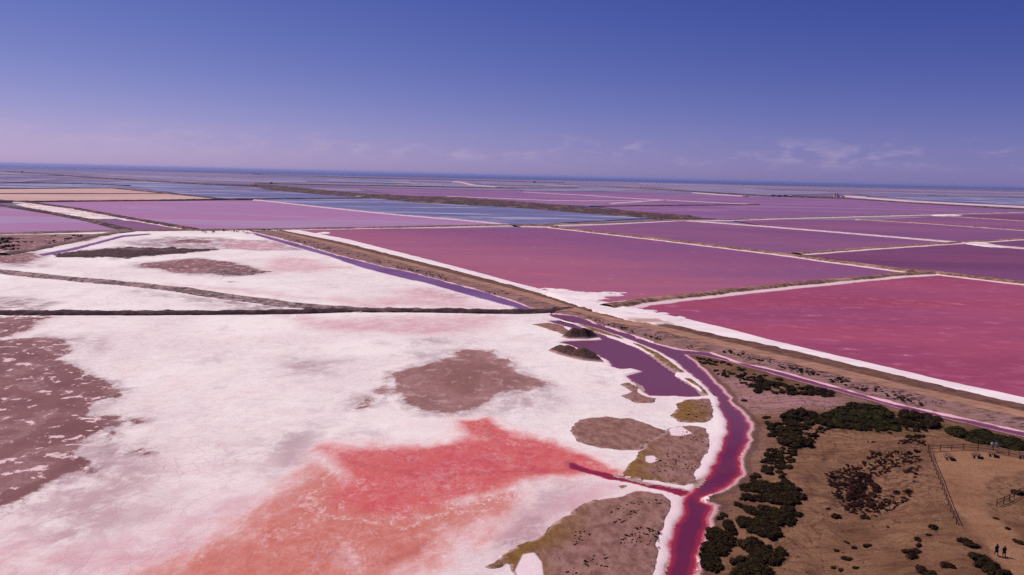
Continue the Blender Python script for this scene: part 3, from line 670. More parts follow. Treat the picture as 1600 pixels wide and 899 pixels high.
me = strip_mesh('embankment', [setz(offset(l0, -3.0), -0.8), setz(l0, 0.0), lm, setz(l1, 0.85)], N, [2, 8, 8], dict(across=[0, 0.03, 0.5, 1]), wob=0.9, wsize=7, rough=0.45, rsize=4)
tag(link('embankment', me, M_rough), 'rough scrubby earth strip between channel and track', kind='structure')
me = strip_mesh('dirt_track', [setz(offset(l1, -0.6), 0.80), setz(l1, 0.92), setz(l2, 0.92), setz(offset(l2, 0.6), 0.8)], N, [1, 6, 1], dict(across=[0, 0, 1, 1]), wob=0.9, wsize=7, rough=0.04)
tag(link('dirt_track', me, M_track), 'pale dirt track along the top of the embankment', kind='structure')
l23 = resample(l2, N) * 0.5 + resample(l3, N) * 0.5; l23[:, 2] = 1.15
me = strip_mesh('dyke_verge', [setz(l2, 0.86), l23, setz(l3, 0.28), setz(offset(l3, 1), 0.1)], N, [5, 5, 1], None, wob=0.9, wsize=7, rough=0.3, rsize=3)
tag(link('dyke_verge', me, M_verge), 'dark verge between the dirt track and the white salt beach', kind='structure')
worn = dict(worn=[0.9, 0.6, 0.0, 0.0])
l34 = resample(l3, N) * 0.6 + resample(l4, N) * 0.4; l34[:, 2] = 0.2
me = strip_mesh('salt_beach', [setz(offset(l3, -0.7), 0.24), l34, setz(l4, -0.08), setz(offset(l4, 3), -0.45)], N, [3, 4, 2], dict(worn=[0, 0, 0, 0]), wob=0.8, wsize=8, rough=0.03)
tag(link('salt_beach', me, M_toe), 'white salt beach along the edge of the pink pans', kind='structure')
patch('salt_spread', [(835,449),(868,451),(900,454),(950,456),(1000,457),(960,463),(938,468),(948,474),(960,478),(1000,480),(1040,488),(1085,499),(1060,507),(1010,506),(960,496),(910,483),(875,468)], 'broad white salt spread where the dykes meet', M_toe, 0.26, step=0.7, z0=-0.35, edge=6.0, warp=7, rough=0.22,
      extra=lambda X, Y: dict(worn=sstep(sdf(G([(955,500),(1015,503),(1060,512),(1015,515)]), X, Y), -6, 3)))

patch('salt_road', [(838,455),(862,458),(895,467),(935,480),(985,491),(1040,503),(1062,511),(1025,513),(985,507),(940,496),(900,484),(868,471)], 'white salt covered stretch of the embankment road at the junction', M_toe, 1.45, step=0.6, z0=-0.2, edge=3.0, warp=1.5, rough=0.06, extra=lambda X, Y: dict(worn=sstep(sdf(G([(1000,490),(1062,500),(1062,515),(1000,515)]), X, Y), -14, 4)))
# ------------------------------------------------------------------ pans: sheets of brine
PANS = []
def pan(label, pts, mat, z=-0.12, name='brine_pan'):
    o = flat_poly(name, G(pts, z), z, mat); tag(o, label, kind='structure'); return o
gA = G([(840, 440), (1350, 425)])
mA = pan_mat('pan_rose', C(178, 100, 116), C(160, 90, 118), ((0.55, 0.55, 235, 430), C(136, 80, 120)), fleck=0.5)
mB = pan_mat('pan_magenta', C(170, 80, 106), C(150, 66, 94), None, fleck=1.0)
mC = pan_mat('pan_violet', C(126, 78, 118), C(144, 88, 122), None, fleck=0.1)
mD = pan_mat('pan_plum', C(110, 62, 98), C(128, 72, 106), None, fleck=0.15)
mG = pan_mat('pan_lilac', C(142, 94, 138), C(132, 90, 136), None, streak=C(160, 114, 150))
mL = pan_mat('pan_orchid', C(174, 116, 156), C(164, 118, 160), None, streak=C(168, 140, 174), rot=0.05)
mM = pan_mat('pan_blue', C(102, 98, 142), C(116, 112, 154), None, streak=C(176, 168, 196), rot=0.02, spec=0.15)
mN = pan_mat('pan_steel', C(122, 110, 146), C(138, 122, 152), None, streak=C(180, 160, 180), rot=0.02, spec=0.15)
mT = pan_mat('pan_bare_mud', C(192, 152, 148), C(206, 168, 160), None, spec=0.02, rot=0.02, rough=0.8)
pan('large rose pink brine pan in the middle', [(462,358),(862,356),(1200,396),(1425,425),(1250,440),(1050,467),(955,480),(900,470),(845,457),(640,402)], mA)
pan('near magenta brine pan flecked with foam', [(955,481),(1056,467),(1250,441),(1455,428),(1600,443),(1750,459),(2300,515),(2300,780),(1750,662),(1600,630),(1325,566),(1113,514),(1005,490)], mB, -0.116)
pan('violet pan behind the central dyke', [(868,356),(1078,345),(1200,354),(1350,366.5),(1495,379.5),(1350,389),(1245,396.5),(1200,394)], mC, -0.112)
pan('plum coloured pan at the right edge', [(1245,397),(1350,389),(1500,380),(1600,388),(2100,425),(2300,510),(1600,442),(1430,424)], mD, -0.118)
pan('wedge of plum brine at the right edge', [(1500,380),(1600,374),(2000,350),(2100,424),(1600,387.5)], mD, -0.114)
pan('long violet pan behind the white dyke', [(1138,344),(1360,344),(1600,360),(2000,388),(1600,373),(1500,379),(1350,366),(1200,354)], mC, -0.119)
pan('violet pan below the back dyke at the right', [(1362,344),(1480,338),(1600,345),(2000,365),(2000,387),(1600,360)], mC, -0.117)
pan('narrow plum pan at the far right', [(1490,338),(1600,332),(2000,318),(2000,364),(1600,345)], mD, -0.113)
pan('broad lilac pan beyond the back dyke', [(930,322.5),(1185,320.5),(1440,318.5),(1600,329),(1700,335),(1400,336),(1138,343),(1040,338)], mG, -0.11)
pan('far lilac pan striped with white ridges', [(560,296),(820,299),(1000,302),(1200,308.5),(1330,311.5),(1442,319),(1185,320.6),(930,322.6),(800,317),(640,309)], mG, -0.108)
pan('orchid pink pan at the left', [(45,316.5),(200,314.6),(400,313.5),(513,325),(625,336),(800,351.5),(625,355),(400,358),(300,360),(213,344)], mL)
pan('orchid pink pan at the left edge', [(-500,300),(0,322.6),(140,345),(200,361),(0,366),(-500,372)], mL, -0.115)
pan('small violet pan between two dykes at the left', [(150,345),(213,345),(300,359),(205,361)], mC, -0.117)
pan('pale blue pan mirroring the sky', [(400,312),(590,310),(800,324.5),(1015,341),(825,351),(800,351.5),(625,336),(513,325)], mM, -0.113)
pan('violet blue pan behind the thin dyke', [(200,292.5),(325,291.5),(400,297),(575,309.5),(400,311),(345,311)], mM, -0.11)
pan('bare tan pan at the left edge', [(-500,285),(0,295.6),(175,294.5),(260,302.5),(0,303)], mT, -0.11, 'mud_pan')
pan('bare pinkish tan pan at the left edge', [(-500,292),(0,303.5),(262,303),(350,312),(0,316),(-500,306)], mT, -0.112, 'mud_pan')
FAR = [  # bands of shallow water and mud towards the coast
    ('blue pond behind the tan pans', [(0,288.5),(120,283),(250,284.5),(400,293),(210,294),(0,294)], mM),
    ('steel blue pond at the far left', [(-300,276),(0,281),(110,279),(0,287),(-300,283)], mN),
    ('far grey lagoon at the left', [(-300,264),(0,270),(140,274.5),(0,276.5),(-300,270)], mN),
    ('far blue lagoon in the left middle', [(120,271),(420,279),(620,285.5),(420,285.5),(260,281)], mN),
    ('far pale lagoon in the middle', [(420,277.5),(700,284),(720,286.5),(600,288),(440,283)], mM),
    ('far steel lagoon in the middle', [(610,281.5),(730,283.5),(725,287),(800,293.5),(620,290)], mN),
    ('long far blue lagoon right of the middle', [(745,284.5),(880,287.5),(1000,291),(1000,294),(870,292),(760,290)], mN),
    ('blue water band below the far ridge', [(800,294.5),(940,293),(1030,297),(940,299),(820,298.5)], mN),
    ('far blue lagoon right', [(1000,288),(1150,293),(1200,297),(1320,302),(1200,305.5),(1060,297)], mN),
    ('far violet lagoon at the right', [(1330,303),(1400,304.5),(1600,309.5),(1800,315),(1800,326),(1600,321),(1440,312.5)], mM),
    ('far thin lagoon at the right', [(1240,296.5),(1420,301),(1600,305.5),(1600,307.5),(1400,303)], mN)]
for i, (lb, pts, m) in enumerate(FAR): pan(lb, pts, m, -0.3 + 0.02 * i, 'lagoon')

# ------------------------------------------------------------------ dykes between the pans
def dyke(label, pts, crest, slope, h, mat, toe=(0, 0), step=4.0, name='dyke', rough=0.3, two=False, wob=1.7):
    c = L3(pts, 0.0)
    ln = np.sum(np.linalg.norm(np.diff(c[:, :2], axis=0), axis=1)); n = int(min(900, max(12, ln / step)))
    c = resample(c, n); w2 = crest / 2
    offs = [w2 + slope + toe[0] + 1.5, w2 + slope + toe[0], w2 + slope, w2, 0, -w2, -w2 - slope, -w2 - slope - toe[1], -w2 - slope - toe[1] - 1.5]
    zs = [-0.9, -0.02, 0.12, h, h * (0.45 if two else 1.03), h, 0.12, -0.02, -0.9]
    tv = [1.2 if toe[0] else 0, 1.2 if toe[0] else 0, 0.75 if toe[0] else -0.3, -0.6, 0.5 if two else -0.8, -0.6, 0.75 if toe[1] else -0.3, 1.2 if toe[1] else 0, 1.2 if toe[1] else 0]
    lines = [setz(offset(c, o), z) for o, z in zip(offs, zs)]
    me = strip_mesh(name, lines, n, [1, 2, 3, 3, 3, 3, 2, 1], dict(toe=tv), wob=wob, wsize=14, rough=rough, rsize=3)
    return tag(link(name, me, mat), label, kind='structure')
dyke('dark rubble causeway across the white salt flat', [(-500,490),(0,490.5),(200,491),(400,490),(480,488.5),(560,486),(640,486.5),(800,489),(850,488),(892,484)], 3.0, 1.8, 1.2, M_rubble, step=0.8, name='causeway', rough=0.6, wob=0.5)
dyke('low double ridged dyke curving over the salt flat', [(-400,390),(0,425),(100,435),(200,444),(280,453),(400,470.5),(480,480),(570,485)], 7, 3, 0.55, M_dyke_low, (1, 1), 1.5, rough=0.35, two=True)
dyke('long back dyke behind the salt flat and rose pan', [(-500,374),(0,366),(200,361),(400,359.5),(625,355.5),(800,352),(870,354.5)], 9, 4, 1.1, M_dyke_grey, (0, 3), 3)
dyke('long back dyke continuing to the right', [(800,353),(950,349),(1050,344.5),(1138,344),(1200,341.5),(1400,336.5),(1600,331.5),(2000,318)], 9, 5, 1.2, M_dyke_grey, (2, 5), 5)
dyke('central brown dyke between rose and violet pans', [(866,356),(1025,374),(1200,395),(1340,414),(1420,424.5),(1460,427),(1600,443.5),(1750,459.5),(2200,508)], 5, 3, 1.3, M_dyke, (2, 3.5), 2)
dyke('brown dyke between the rose and magenta pans', [(950,480),(1000,472),(1055,465.5),(1200,449.5),(1395,430.5),(1455,427.5)], 4, 2.5, 1.2, M_dyke, (2, 5), 2)
dyke('white edged dyke slanting across the violet pans', [(1078,345.5),(1200,354.5),(1350,366.8),(1500,379.5),(1600,388.5),(2000,424)], 4, 3, 0.8, M_white_dyke, (3, 3), 4)
dyke('stony dyke between violet and plum pans', [(1243,397),(1350,389),(1475,381),(1600,373.5),(2000,350)], 4, 3, 0.9, M_dyke, (2, 4), 4)
dyke('brown dyke in the right violet pans', [(1340,343),(1440,349),(1600,360.5),(2000,387)], 4, 3, 0.9, M_dyke, (1, 1), 5)
dyke('thin brown dyke at the far right', [(1480,338),(1600,345.5),(2000,365)], 4, 3, 0.8, M_dyke, (1, 1), 5)
dyke('dark dyke between the left orchid pans', [(-300,300),(0,321.5),(60,330),(140,345),(203,361)], 5, 3, 1.6, M_dyke_dark, (0, 0), 4, rough=0.6)
dyke('dark dyke along the left side of the orchid pan', [(0,314),(45,317),(120,327),(213,344),(260,352),(305,359.5)], 5, 3, 1.6, M_dyke_dark, (0, 2), 4, rough=0.6)
dyke('dark hedge dyke behind the orchid pan', [(-300,311),(0,316),(200,314.5),(345,312),(400,312)], 5, 3, 1.7, M_dyke_dark, (0, 0), 6, rough=0.8)
dyke('thin divider between the tan pans', [(-300,298),(0,303),(90,302.7),(260,302.7)], 4, 3, 0.9, M_dyke_dark, (0, 0), 8)
dyke('dark dyke behind the tan pans', [(-300,290),(0,295),(175,294.5),(260,302.5),(350,311.5)], 5, 3, 1.6, M_dyke_dark, (0, 0), 8, rough=0.6)
dyke('thin dark dyke across the blue pans', [(345,311.5),(400,311.3),(500,310.8),(590,309.5)], 5, 4, 1.8, M_dyke_dark, (0, 0), 6)
dyke('grey dyke edging the orchid and blue pans', [(400,312.5),(513,325),(625,336.3),(720,344),(805,352)], 4, 3, 0.7, M_white_dyke, (1, 1), 5)
dyke('diagonal embankment at the far left of the salt flat', [(5,399),(60,389),(110,378),(150,368.5),(205,362)], 4, 2.5, 1.3, M_dyke_grey, (0, 0), 2.5)
dyke('dark ridge through the lilac pans', [(925,323),(1060,321.5),(1185,320.3)], 6, 4, 1.6, M_dyke_dark, (0, 0), 8)
dyke('white ridge in the far lilac pan', [(950,318.5),(1035,312.6),(1100,316),(1185,320)], 6, 4, 0.6, M_white_dyke, (2, 2), 10)
dyke('white line of salt in the far lilac pan', [(820,300.5),(915,305.5),(1000,311),(1040,313)], 6, 4, 0.6, M_white_dyke, (2, 2), 10)
dyke('long pale salt line across the far lilac pan', [(700,307),(860,313.5),(1000,314)], 5, 3, 0.5, M_white_dyke, (2, 2), 10)
dyke('dark ridge towards the pumping station', [(870,288),(995,294),(1110,301.5),(1200,306.8),(1320,310.5),(1425,318),(1600,327.5),(2000,352)], 14, 8, 2.2, M_dyke_dark, (0, 0), 12, rough=0.8)
dyke('white salt bank behind the dark ridge at the right', [(1325,307.5),(1425,315.2),(1600,324.3),(2000,349)], 22, 8, 2.6, M_white_dyke, (0, 0), 12, rough=0.3)
dyke('white salt heap line in front of the dark ridge', [(1085,301.6),(1120,304.2),(1165,307)], 14, 6, 1.6, M_white_dyke, (0, 0), 12, rough=0.5)
dyke('far dark ridge in the middle', [(400,286.5),(500,289),(640,291.5),(800,294.5),(900,294)], 14, 8, 2.2, M_dyke_dark, (0, 0), 15, rough=0.6)
dyke('far dark ridge at the left', [(10,268),(100,274.5),(200,281.5),(250,284.3),(330,289),(400,291)], 16, 8, 3.0, M_dyke_dark, (0, 0), 15, rough=0.9)
dyke('second far dark ridge at the left', [(-300,268),(0,273.5),(100,275)], 14, 8, 2.5, M_dyke_dark, (0, 0), 15, rough=0.6)
dyke('faint ridge near the coast at the left', [(-300,254),(0,259.5),(200,265),(400,272)], 60, 30, 4, M_dyke_dark, (0, 0), 40, rough=1.0)
dyke('faint ridge near the coast in the middle', [(400,273),(560,278),(700,281.5),(880,286)], 40, 20, 4, M_dyke_dark, (0, 0), 40, rough=1.0)
dyke('pale spit in the far lagoon', [(712,283.5),(725,286),(740,289.5),(780,293)], 20, 10, 1.2, M_white_dyke, (0, 0), 10, rough=0.4)
dyke('pale shore line near the coast at the right', [(1000,287),(1200,292.5),(1400,297.5),(1600,301.5)], 50, 20, 1.2, M_white_dyke, (0, 0), 40, rough=0.4)
for k, (pts, lb) in enumerate([([(120,270.0),(155,270.6)],'short pale bar off the left coast'),([(190,283),(330,284.5)],'pale bar behind the far left ridge'),([(440,279),(600,281.2)],'long pale bar in the far middle lagoon'),([(625,285.6),(655,287)],'short pale bar left of the spit'),([(660,287.6),(692,288.6)],'short bright bar below the spit'),
    ([(865,289.8),(905,291)],'short bright bar right of the middle'),([(1065,292.4),(1132,294)],'bright bar in the far right lagoon'),([(1150,290.4),(1190,291)],'thin bar near the right coast'),([(1160,296.8),(1205,297.8)],'pale bar left of the tree clump'),([(1225,298.4),(1292,300)],'pale bar behind the pumping station'),([(1320,306),(1356,307.6)],'short white bar beside the pumping station'),([(1405,302.2),(1450,303)],'thin pale bar in the far right lagoon'),([(1478,305.4),(1535,306.8)],'pale bar at the far right'),
    ([(60,288),(160,289.4)],'pale bar in the blue pond at the left'),([(300,298),(392,299)],'thin pale bar in the violet blue pan')]):
    dyke(lb, pts, 10, 6, 0.7, M_white_dyke, (0, 0), 15, rough=0.5, name='salt_bar')
for pts, lb in [([(0,285.2),(140,287.5),(200,290.5)],'dark bar behind the tan pans'),([(480,284.2),(640,288)],'dark line across the far middle lagoon'),([(640,284),(705,285.6)],'dark line left of the spit'),([(760,288.5),(850,291)],'dark line in the long far lagoon'),([(1130,288.2),(1400,294.8),(1600,299.2)],'dark coast line at the right'),([(1450,306),(1600,309.6)],'dark line in the far violet lagoon'),([(1240,306),(1300,308.3)],'dark line of scrub before the pumping station')]:
    dyke(lb, pts, 12, 6, 2.0, M_dyke_dark, (0, 0), 15, rough=0.8)
patch('salt_spread', [(1497,378.5),(1515,377),(1545,380),(1578,387.5),(1545,386.5),(1510,382)], 'bright white salt patch on the dyke at the right', M_toe, 0.5, step=2.5, z0=-0.5, edge=4, warp=3, extra=lambda X, Y: dict(worn=X * 0))
patch('salt_spread', [(1455,336.2),(1500,335.8),(1485,338),(1462,337.5)], 'small white salt patch on the back dyke', M_toe, 1.3, step=5, z0=-0.5, edge=6, warp=3, extra=lambda X, Y: dict(worn=X * 0))
patch('salt_spread', [(505,362),(518,363.5),(516,366),(488,365.5)], 'white salt corner at the head of the rose pan', M_toe, 0.3, step=1.5, z0=-0.5, edge=3, warp=3, extra=lambda X, Y: dict(worn=X * 0))
patch('salt_spread', [(30,318),(70,322),(140,334),(180,341),(140,342),(80,331),(40,322)], 'pale salt strip between the two left dykes', M_toe, 0.3, step=4, z0=-0.5, edge=6, warp=8, extra=lambda X, Y: dict(worn=X * 0 + 0.8))

# ------------------------------------------------------------------ dune with the viewing platform
PZ = 3.4
PLAT = G([(1449,699),(1465,745),(1485,800),(1494,822),(1512,860),(1530,899),(1560,1020),(2150,1020),(2150,770),(1700,728),(1600,716),(1540,706),(1490,701)], PZ)
TROD = G([(1449,699),(1465,745),(1485,795),(1500,808),(1515,835),(1545,870),(1570,899),(1590,960),(1750,960),(1720,899),(1630,858),(1600,842),(1575,823),(1553,805),(1540,787),(1540,768),(1560,748),(1600,738),(1700,742),(1700,730),(1600,716),(1540,706),(1490,701)], PZ)
DUNE = G([(1072,551),(1108,553),(1150,568),(1200,579),(1262,596),(1335,616),(1400,634),(1475,651),(1550,668),(1600,679),(1750,712),(2000,769),(2300,850),(2300,1020),(1045,1020),(1065,899),(1085,800),(1120,745),(1145,700),(1150,665),(1130,635),(1098,597),(1070,567)])
PIT = G([(1300,745),(1330,725),(1390,720),(1425,740),(1415,785),(1360,800),(1320,785)], 1.5)
def dune_z(X, Y):
    s = water_sd(X, Y, ['near', 'side'])
    pl = sdf(PLAT, X, Y)
    rise = sstep(pl + 1.5 * fbm(X, Y, 8, 3, 41), -17, -0.5)
    z = 0.05 + 0.75 * sstep(-s, 0.5, 12) + (PZ - 0.8) * rise
    z = z + (0.55 * fbm(X, Y, 11, 4, 42) + 0.22 * fbm(X, Y * 0.5 + X * 0.3, 2.2, 4, 43)) * sstep(-s, 1, 8) * (1 - 0.85 * sstep(pl, -2, 1)) + 0.05 * fbm(X, Y, 2.5, 3, 44)
    z = z - 0.7 * sstep(sdf(PIT, X, Y), -4, 4)
    return z - 0.95 * sstep(s, -0.5, 1.3)
PALE = [G(p) for p in ([(1095,572),(1170,590),(1210,615),(1330,622),(1400,640),(1290,640),(1180,640),(1140,620)], [(1185,665),(1195,690),(1160,780),(1145,800),(1165,730),(1180,690)])]
OLIVE = [G(p) for p in ([(1270,655),(1300,630),(1360,625),(1420,640),(1500,655),(1620,680),(1750,715),(1600,712),(1470,690),(1380,685),(1300,672)], [(1090,555),(1200,580),(1310,608),(1290,622),(1190,612),(1110,580)], [(1560,800),(1700,770),(1700,870),(1600,850)])]
LITTER = [G(p, 1.5) for p in ([(1290,735),(1330,715),(1350,690),(1440,690),(1445,712),(1428,760),(1420,792),(1370,810),(1335,802),(1305,770)],)]
RUT = [G([(1345,690),(1290,715),(1270,750),(1265,800),(1272,850),(1285,910),(1262,910),(1254,850),(1250,800),(1256,750),(1278,712)], 0.9)]
def at_dune(X, Y):
    return dict(pale=soft(PALE, X, Y, 5), trod=sdf(TROD, X + 1.5 * fbm(X, Y, 6, 3, 151), Y + 2 * fbm(X, Y, 6, 3, 161)) - 0.3, olive=soft(OLIVE, X, Y, 4), litter=soft(LITTER, X, Y, 4), ruts=soft(RUT, X, Y, 1.2), shore=water_sd(X, Y, ['near', 'side']), rednear=rednear(X, Y))
lo, hi = DUNE.min(0), DUNE.max(0)
me = grid_mesh('dune', lo[0] - 1, min(hi[0], 190), lo[1] - 1, hi[1] + 1, 0.5, 0.5, dune_z, lambda X, Y: sdf(DUNE, X, Y) > -0.6, at_dune)
tag(link('dune', me, M_dune), 'brown sandy dune with trodden platform at the lower right', kind='structure')
def zd(x, y): return float(dune_z(np.array([x]), np.array([y]))[0])

# ------------------------------------------------------------------ shrubs
def add_tube(V, F, pts, rad, sides=6):
    pts = [Vector(p) for p in pts]; base = len(V)
    for i, p in enumerate(pts):
        t = (pts[min(i + 1, len(pts) - 1)] - pts[max(i - 1, 0)]).normalized()
        a = t.orthogonal().normalized(); c = t.cross(a)
        if i: # keep frames aligned
            a = (prev - t * prev.dot(t)).normalized(); c = t.cross(a)
        prev = a
        for k in range(sides):
            an = 2 * math.pi * k / sides
            V.append(p + (a * math.cos(an) + c * math.sin(an)) * rad[i])
    for i in range(len(pts) - 1):
        for k in range(sides):
            k2 = (k + 1) % sides
            F.append((base + i * sides + k, base + i * sides + k2, base + (i + 1) * sides + k2, base + (i + 1) * sides + k))
    F.append(tuple(base + k for k in reversed(range(sides)))); F.append(tuple(base + (len(pts) - 1) * sides + k for k in range(sides)))
def py_mesh(name, V, F, smooth=False):
    me = bpy.data.meshes.new(name); me.from_pydata([tuple(v) for v in V], [], F); me.update()
    if smooth: me.polygons.foreach_set('use_smooth', [True] * len(me.polygons))
    return me
bm = bmesh.new(); bmesh.ops.create_icosphere(bm, subdivisions=2, radius=1)
ICO_V = np.array([v.co[:] for v in bm.verts]); ICO_F = np.array([[v.index for v in f.verts] for f in bm.faces]); bm.free()
def shrub_arrays(seed, lobes=6, leaves=620, flat=0.62, core=0.84, leaf=(0.05, 0.10)):
    """triangles of one shrub of unit radius: shaggy lobes of leaf clumps round dark cores"""
    g = np.random.default_rng(seed); V = []; F = []; n = 0
    L = []
    for i in range(lobes):
        a = g.uniform(0, 6.283); r = 0.62 * math.sqrt(g.uniform(0, 1)) if i else 0.0
        R_ = g.uniform(0.34, 0.52); L.append((r * math.cos(a), r * math.sin(a), g.uniform(0.10, 0.24), R_, R_ * g.uniform(0.8, 1.15) * flat / 0.62))
    for (x, y, z, R_, H_) in L:
        v = ICO_V * np.array([R_, R_, H_]) * core; v = v * (1 + 0.16 * g.normal(size=(len(v), 1))) + np.array([x, y, z])
        v[:, 2] = np.maximum(v[:, 2], -0.12); V.append(v); F.append(ICO_F + n); n += len(v)
    for i in range(leaves):
        x, y, z, R_, H_ = L[g.integers(len(L))]
        d = g.normal(size=3); d[2] = abs(d[2]) * 0.9 - 0.15; d /= np.linalg.norm(d)
        p = np.array([x, y, z]) + d * np.array([R_, R_, H_]) * g.uniform(0.78, 1.10)
        p[2] = max(p[2], 0.0)
        t = np.cross(d, g.normal(size=3)); t /= np.linalg.norm(t) + 1e-9; u = np.cross(d, t) + d * g.uniform(-0.6, 0.9)
        s = g.uniform(*leaf)
        V.append(np.array([p - t * s * 0.6, p + t * s * 0.6, p + t * s * 0.4 + u * s * 1.3, p - t * s * 0.4 + u * s * 1.3])); F.append(np.array([[n, n + 1, n + 2], [n, n + 2, n + 3]])); n += 4
    return np.concatenate(V), np.concatenate(F)
def stem_mesh(seed):
    r = random.Random(seed); V = []; F = []
    for k in range(5):
        a = r.uniform(0, 6.28); add_tube(V, F, [(0, 0, -0.15), (0.12 * math.cos(a), 0.12 * math.sin(a), 0.12), (0.4 * math.cos(a), 0.4 * math.sin(a), 0.36)], [0.03, 0.025, 0.012], 5)
    return py_mesh('stem', V, F)
SH = {}
for kind, mat, fl in (('dark', M_leaf, 0.62), ('green', M_leaf_green, 0.40), ('brush', M_leaf_red, 0.6)):
    SH[kind] = []
    for k in range(6):
        if kind == 'brush': V, F = shrub_arrays(300 + k, 4, 380, fl, 0.55, (0.07, 0.14))
        else: V, F = shrub_arrays({'dark': 100, 'green': 200}[kind] + k, 7, 700, fl)
        me = mesh_np('foliage', V, F, False); me.materials.append(mat); SH[kind].append(me)
STEM = stem_mesh(5); STEM.materials.append(M_stem)
rs = random.Random(11)
def shrub(x, y, r, kind, label, group, hgt=None, parts=True, z=None):
    z = zd(x, y) if z is None else z
    me = rs.choice(SH[kind]); hs = hgt if hgt else rs.uniform(0.48, 0.8); rot = rs.uniform(0, 6.28)
    if parts:
        o = empty('shrub', (x, y, z), rot); o.scale = (r, r * rs.uniform(0.8, 1.2), r * hs)
        f = bpy.data.objects.new('foliage', me); COL.objects.link(f); f.parent = o
        t = bpy.data.objects.new('stem', STEM); COL.objects.link(t); t.parent = o
    else:
        o = bpy.data.objects.new('shrub', me); COL.objects.link(o); o.location = (x, y, z); o.rotation_euler = (0, 0, rot)
        o.scale = (r, r * rs.uniform(0.8, 1.2), r * hs)
    return tag(o, label, 'shrub', group)
ORD = 'first second third fourth fifth sixth seventh eighth ninth tenth eleventh twelfth thirteenth fourteenth'.split()
def fill(poly, n, rmin, rmax, kind, label, group, z=0.9, gap=0.75, hgt=None, parts=True):
    P = G(poly, z); lo = P.min(0); hi = P.max(0); got = []; objs = []; tries = 0
    while len(got) < n and tries < n * 60:
        tries += 1
        x = rs.uniform(lo[0], hi[0]); y = rs.uniform(lo[1], hi[1]); r = rs.uniform(rmin, rmax)
        if sdf(P, np.array([x]), np.array([y]))[0] < r * 0.32: continue
        if any((x - a) ** 2 + (y - b_) ** 2 < (gap * (r + c)) ** 2 for a, b_, c in got): continue
        got.append((x, y, r)); objs.append(shrub(x, y, r, kind, label, group, hgt, parts))
    if len(objs) <= 14:      # a short row can be counted off
        for k, o in enumerate(sorted(objs, key=lambda o: o.location.x / o.location.y)): o['label'] = '%s, %s from left' % (label, ORD[k])
    return got
fill([(1120,796),(1138,797),(1142,812),(1148,830),(1140,850),(1132,880),(1122,960),(1084,960),(1096,880),(1105,845),(1114,815)], 22, 0.9, 1.6, 'dark', 'dark saltbush in the dense row hugging the right bank of the red channel', 'saltbushes on the channel bank', gap=0.3)
fill([(1192,648),(1204,645),(1212,660),(1212,690),(1200,688),(1194,668)], 6, 1.0, 1.7, 'dark', 'dark saltbush on the left fringe of the upper thicket', 'saltbushes on the upper fringe', gap=0.5)
fill([(1212,650),(1250,640),(1285,649),(1298,662),(1285,675),(1262,676),(1262,694),(1232,698),(1216,688)], 22, 1.5, 2.7, 'dark', 'dark saltbush in the thicket left of the green scrub mat', 'saltbushes in the upper thicket', gap=0.3)
fill([(1205,700),(1245,704),(1245,727),(1215,740),(1188,734)], 14, 0.7, 1.4, 'dark', 'small dark saltbush between the two thickets', 'small saltbushes between the thickets', gap=0.5)
fill([(1190,744),(1215,745),(1240,760),(1254,778),(1250,792),(1228,790),(1200,776),(1184,770)], 15, 1.3, 2.4, 'dark', 'dark saltbush in the upper half of the middle thicket', 'saltbushes in the middle thicket', gap=0.3)
fill([(1190,788),(1225,796),(1250,798),(1240,812),(1222,820),(1196,808)], 10, 1.2, 2.0, 'dark', 'dark saltbush in the lower half of the middle thicket', 'saltbushes in the lower middle thicket', gap=0.3)
fill([(1164,742),(1187,736),(1182,765),(1170,782),(1154,778)], 9, 1.0, 1.5, 'dark', 'dark saltbush in the short row left of the middle thicket', 'saltbushes in the short row', gap=0.45)
fill([(1150,808),(1190,812),(1216,826),(1216,842),(1180,838),(1158,822)], 12, 1.2, 2.0, 'dark', 'dark saltbush along the top of the lowest thicket', 'saltbushes atop the lowest thicket', gap=0.3)
fill([(1160,838),(1210,848),(1222,858),(1214,872),(1200,886),(1200,960),(1142,960),(1144,880),(1150,850)], 22, 1.3, 2.3, 'dark', 'dark saltbush in the lowest thicket at the bottom edge', 'saltbushes in the lowest thicket', gap=0.3)
fill([(1083,553),(1110,559),(1160,575),(1196,588),(1190,598),(1150,586),(1110,576),(1090,566)], 20, 0.7, 1.5, 'dark', 'dark shrub in the strip at the fork of channel and side ditch', 'shrubs at the fork', gap=0.5)
fill([(1186,593),(1215,588),(1244,600),(1238,609),(1200,606)], 10, 1.3, 2.2, 'dark', 'dark shrub in the clump below the side ditch nearest the fork', 'shrubs in the ditch clump', gap=0.4)
fill([(1226,609),(1265,601),(1308,612),(1288,619),(1235,618)], 11, 1.4, 2.3, 'dark', 'dark shrub in the long low clump below the side ditch', 'shrubs in the long clump', gap=0.4)
for u, v, r in ((1176,590,1.2),(1184,604,1.4),(1195,609,1.5),(1183,613,1.5),(1210,616,1.1),(1221,615,1.0),(1172,605,0.7),(1163,623,1.0)):
    x, y = G([(u, v)], 0.8)[0]; shrub(x, y, r, 'dark', 'lone dark shrub on the pale ground below the side ditch', 'lone shrubs below the ditch')
fill([(1276,655),(1300,637),(1345,631),(1385,640),(1402,652),(1408,668),(1392,675),(1350,673),(1300,664)], 26, 2.2, 3.8, 'green', 'low green scrub cushion in the large oval mat', 'scrub cushions in the oval mat', gap=0.34, hgt=0.55)
fill([(1398,656),(1420,641),(1455,645),(1472,660),(1482,674),(1445,669),(1412,664)], 13, 1.6, 2.9, 'dark', 'dark shrub right of the oval green mat', 'shrubs right of the green mat', gap=0.42)
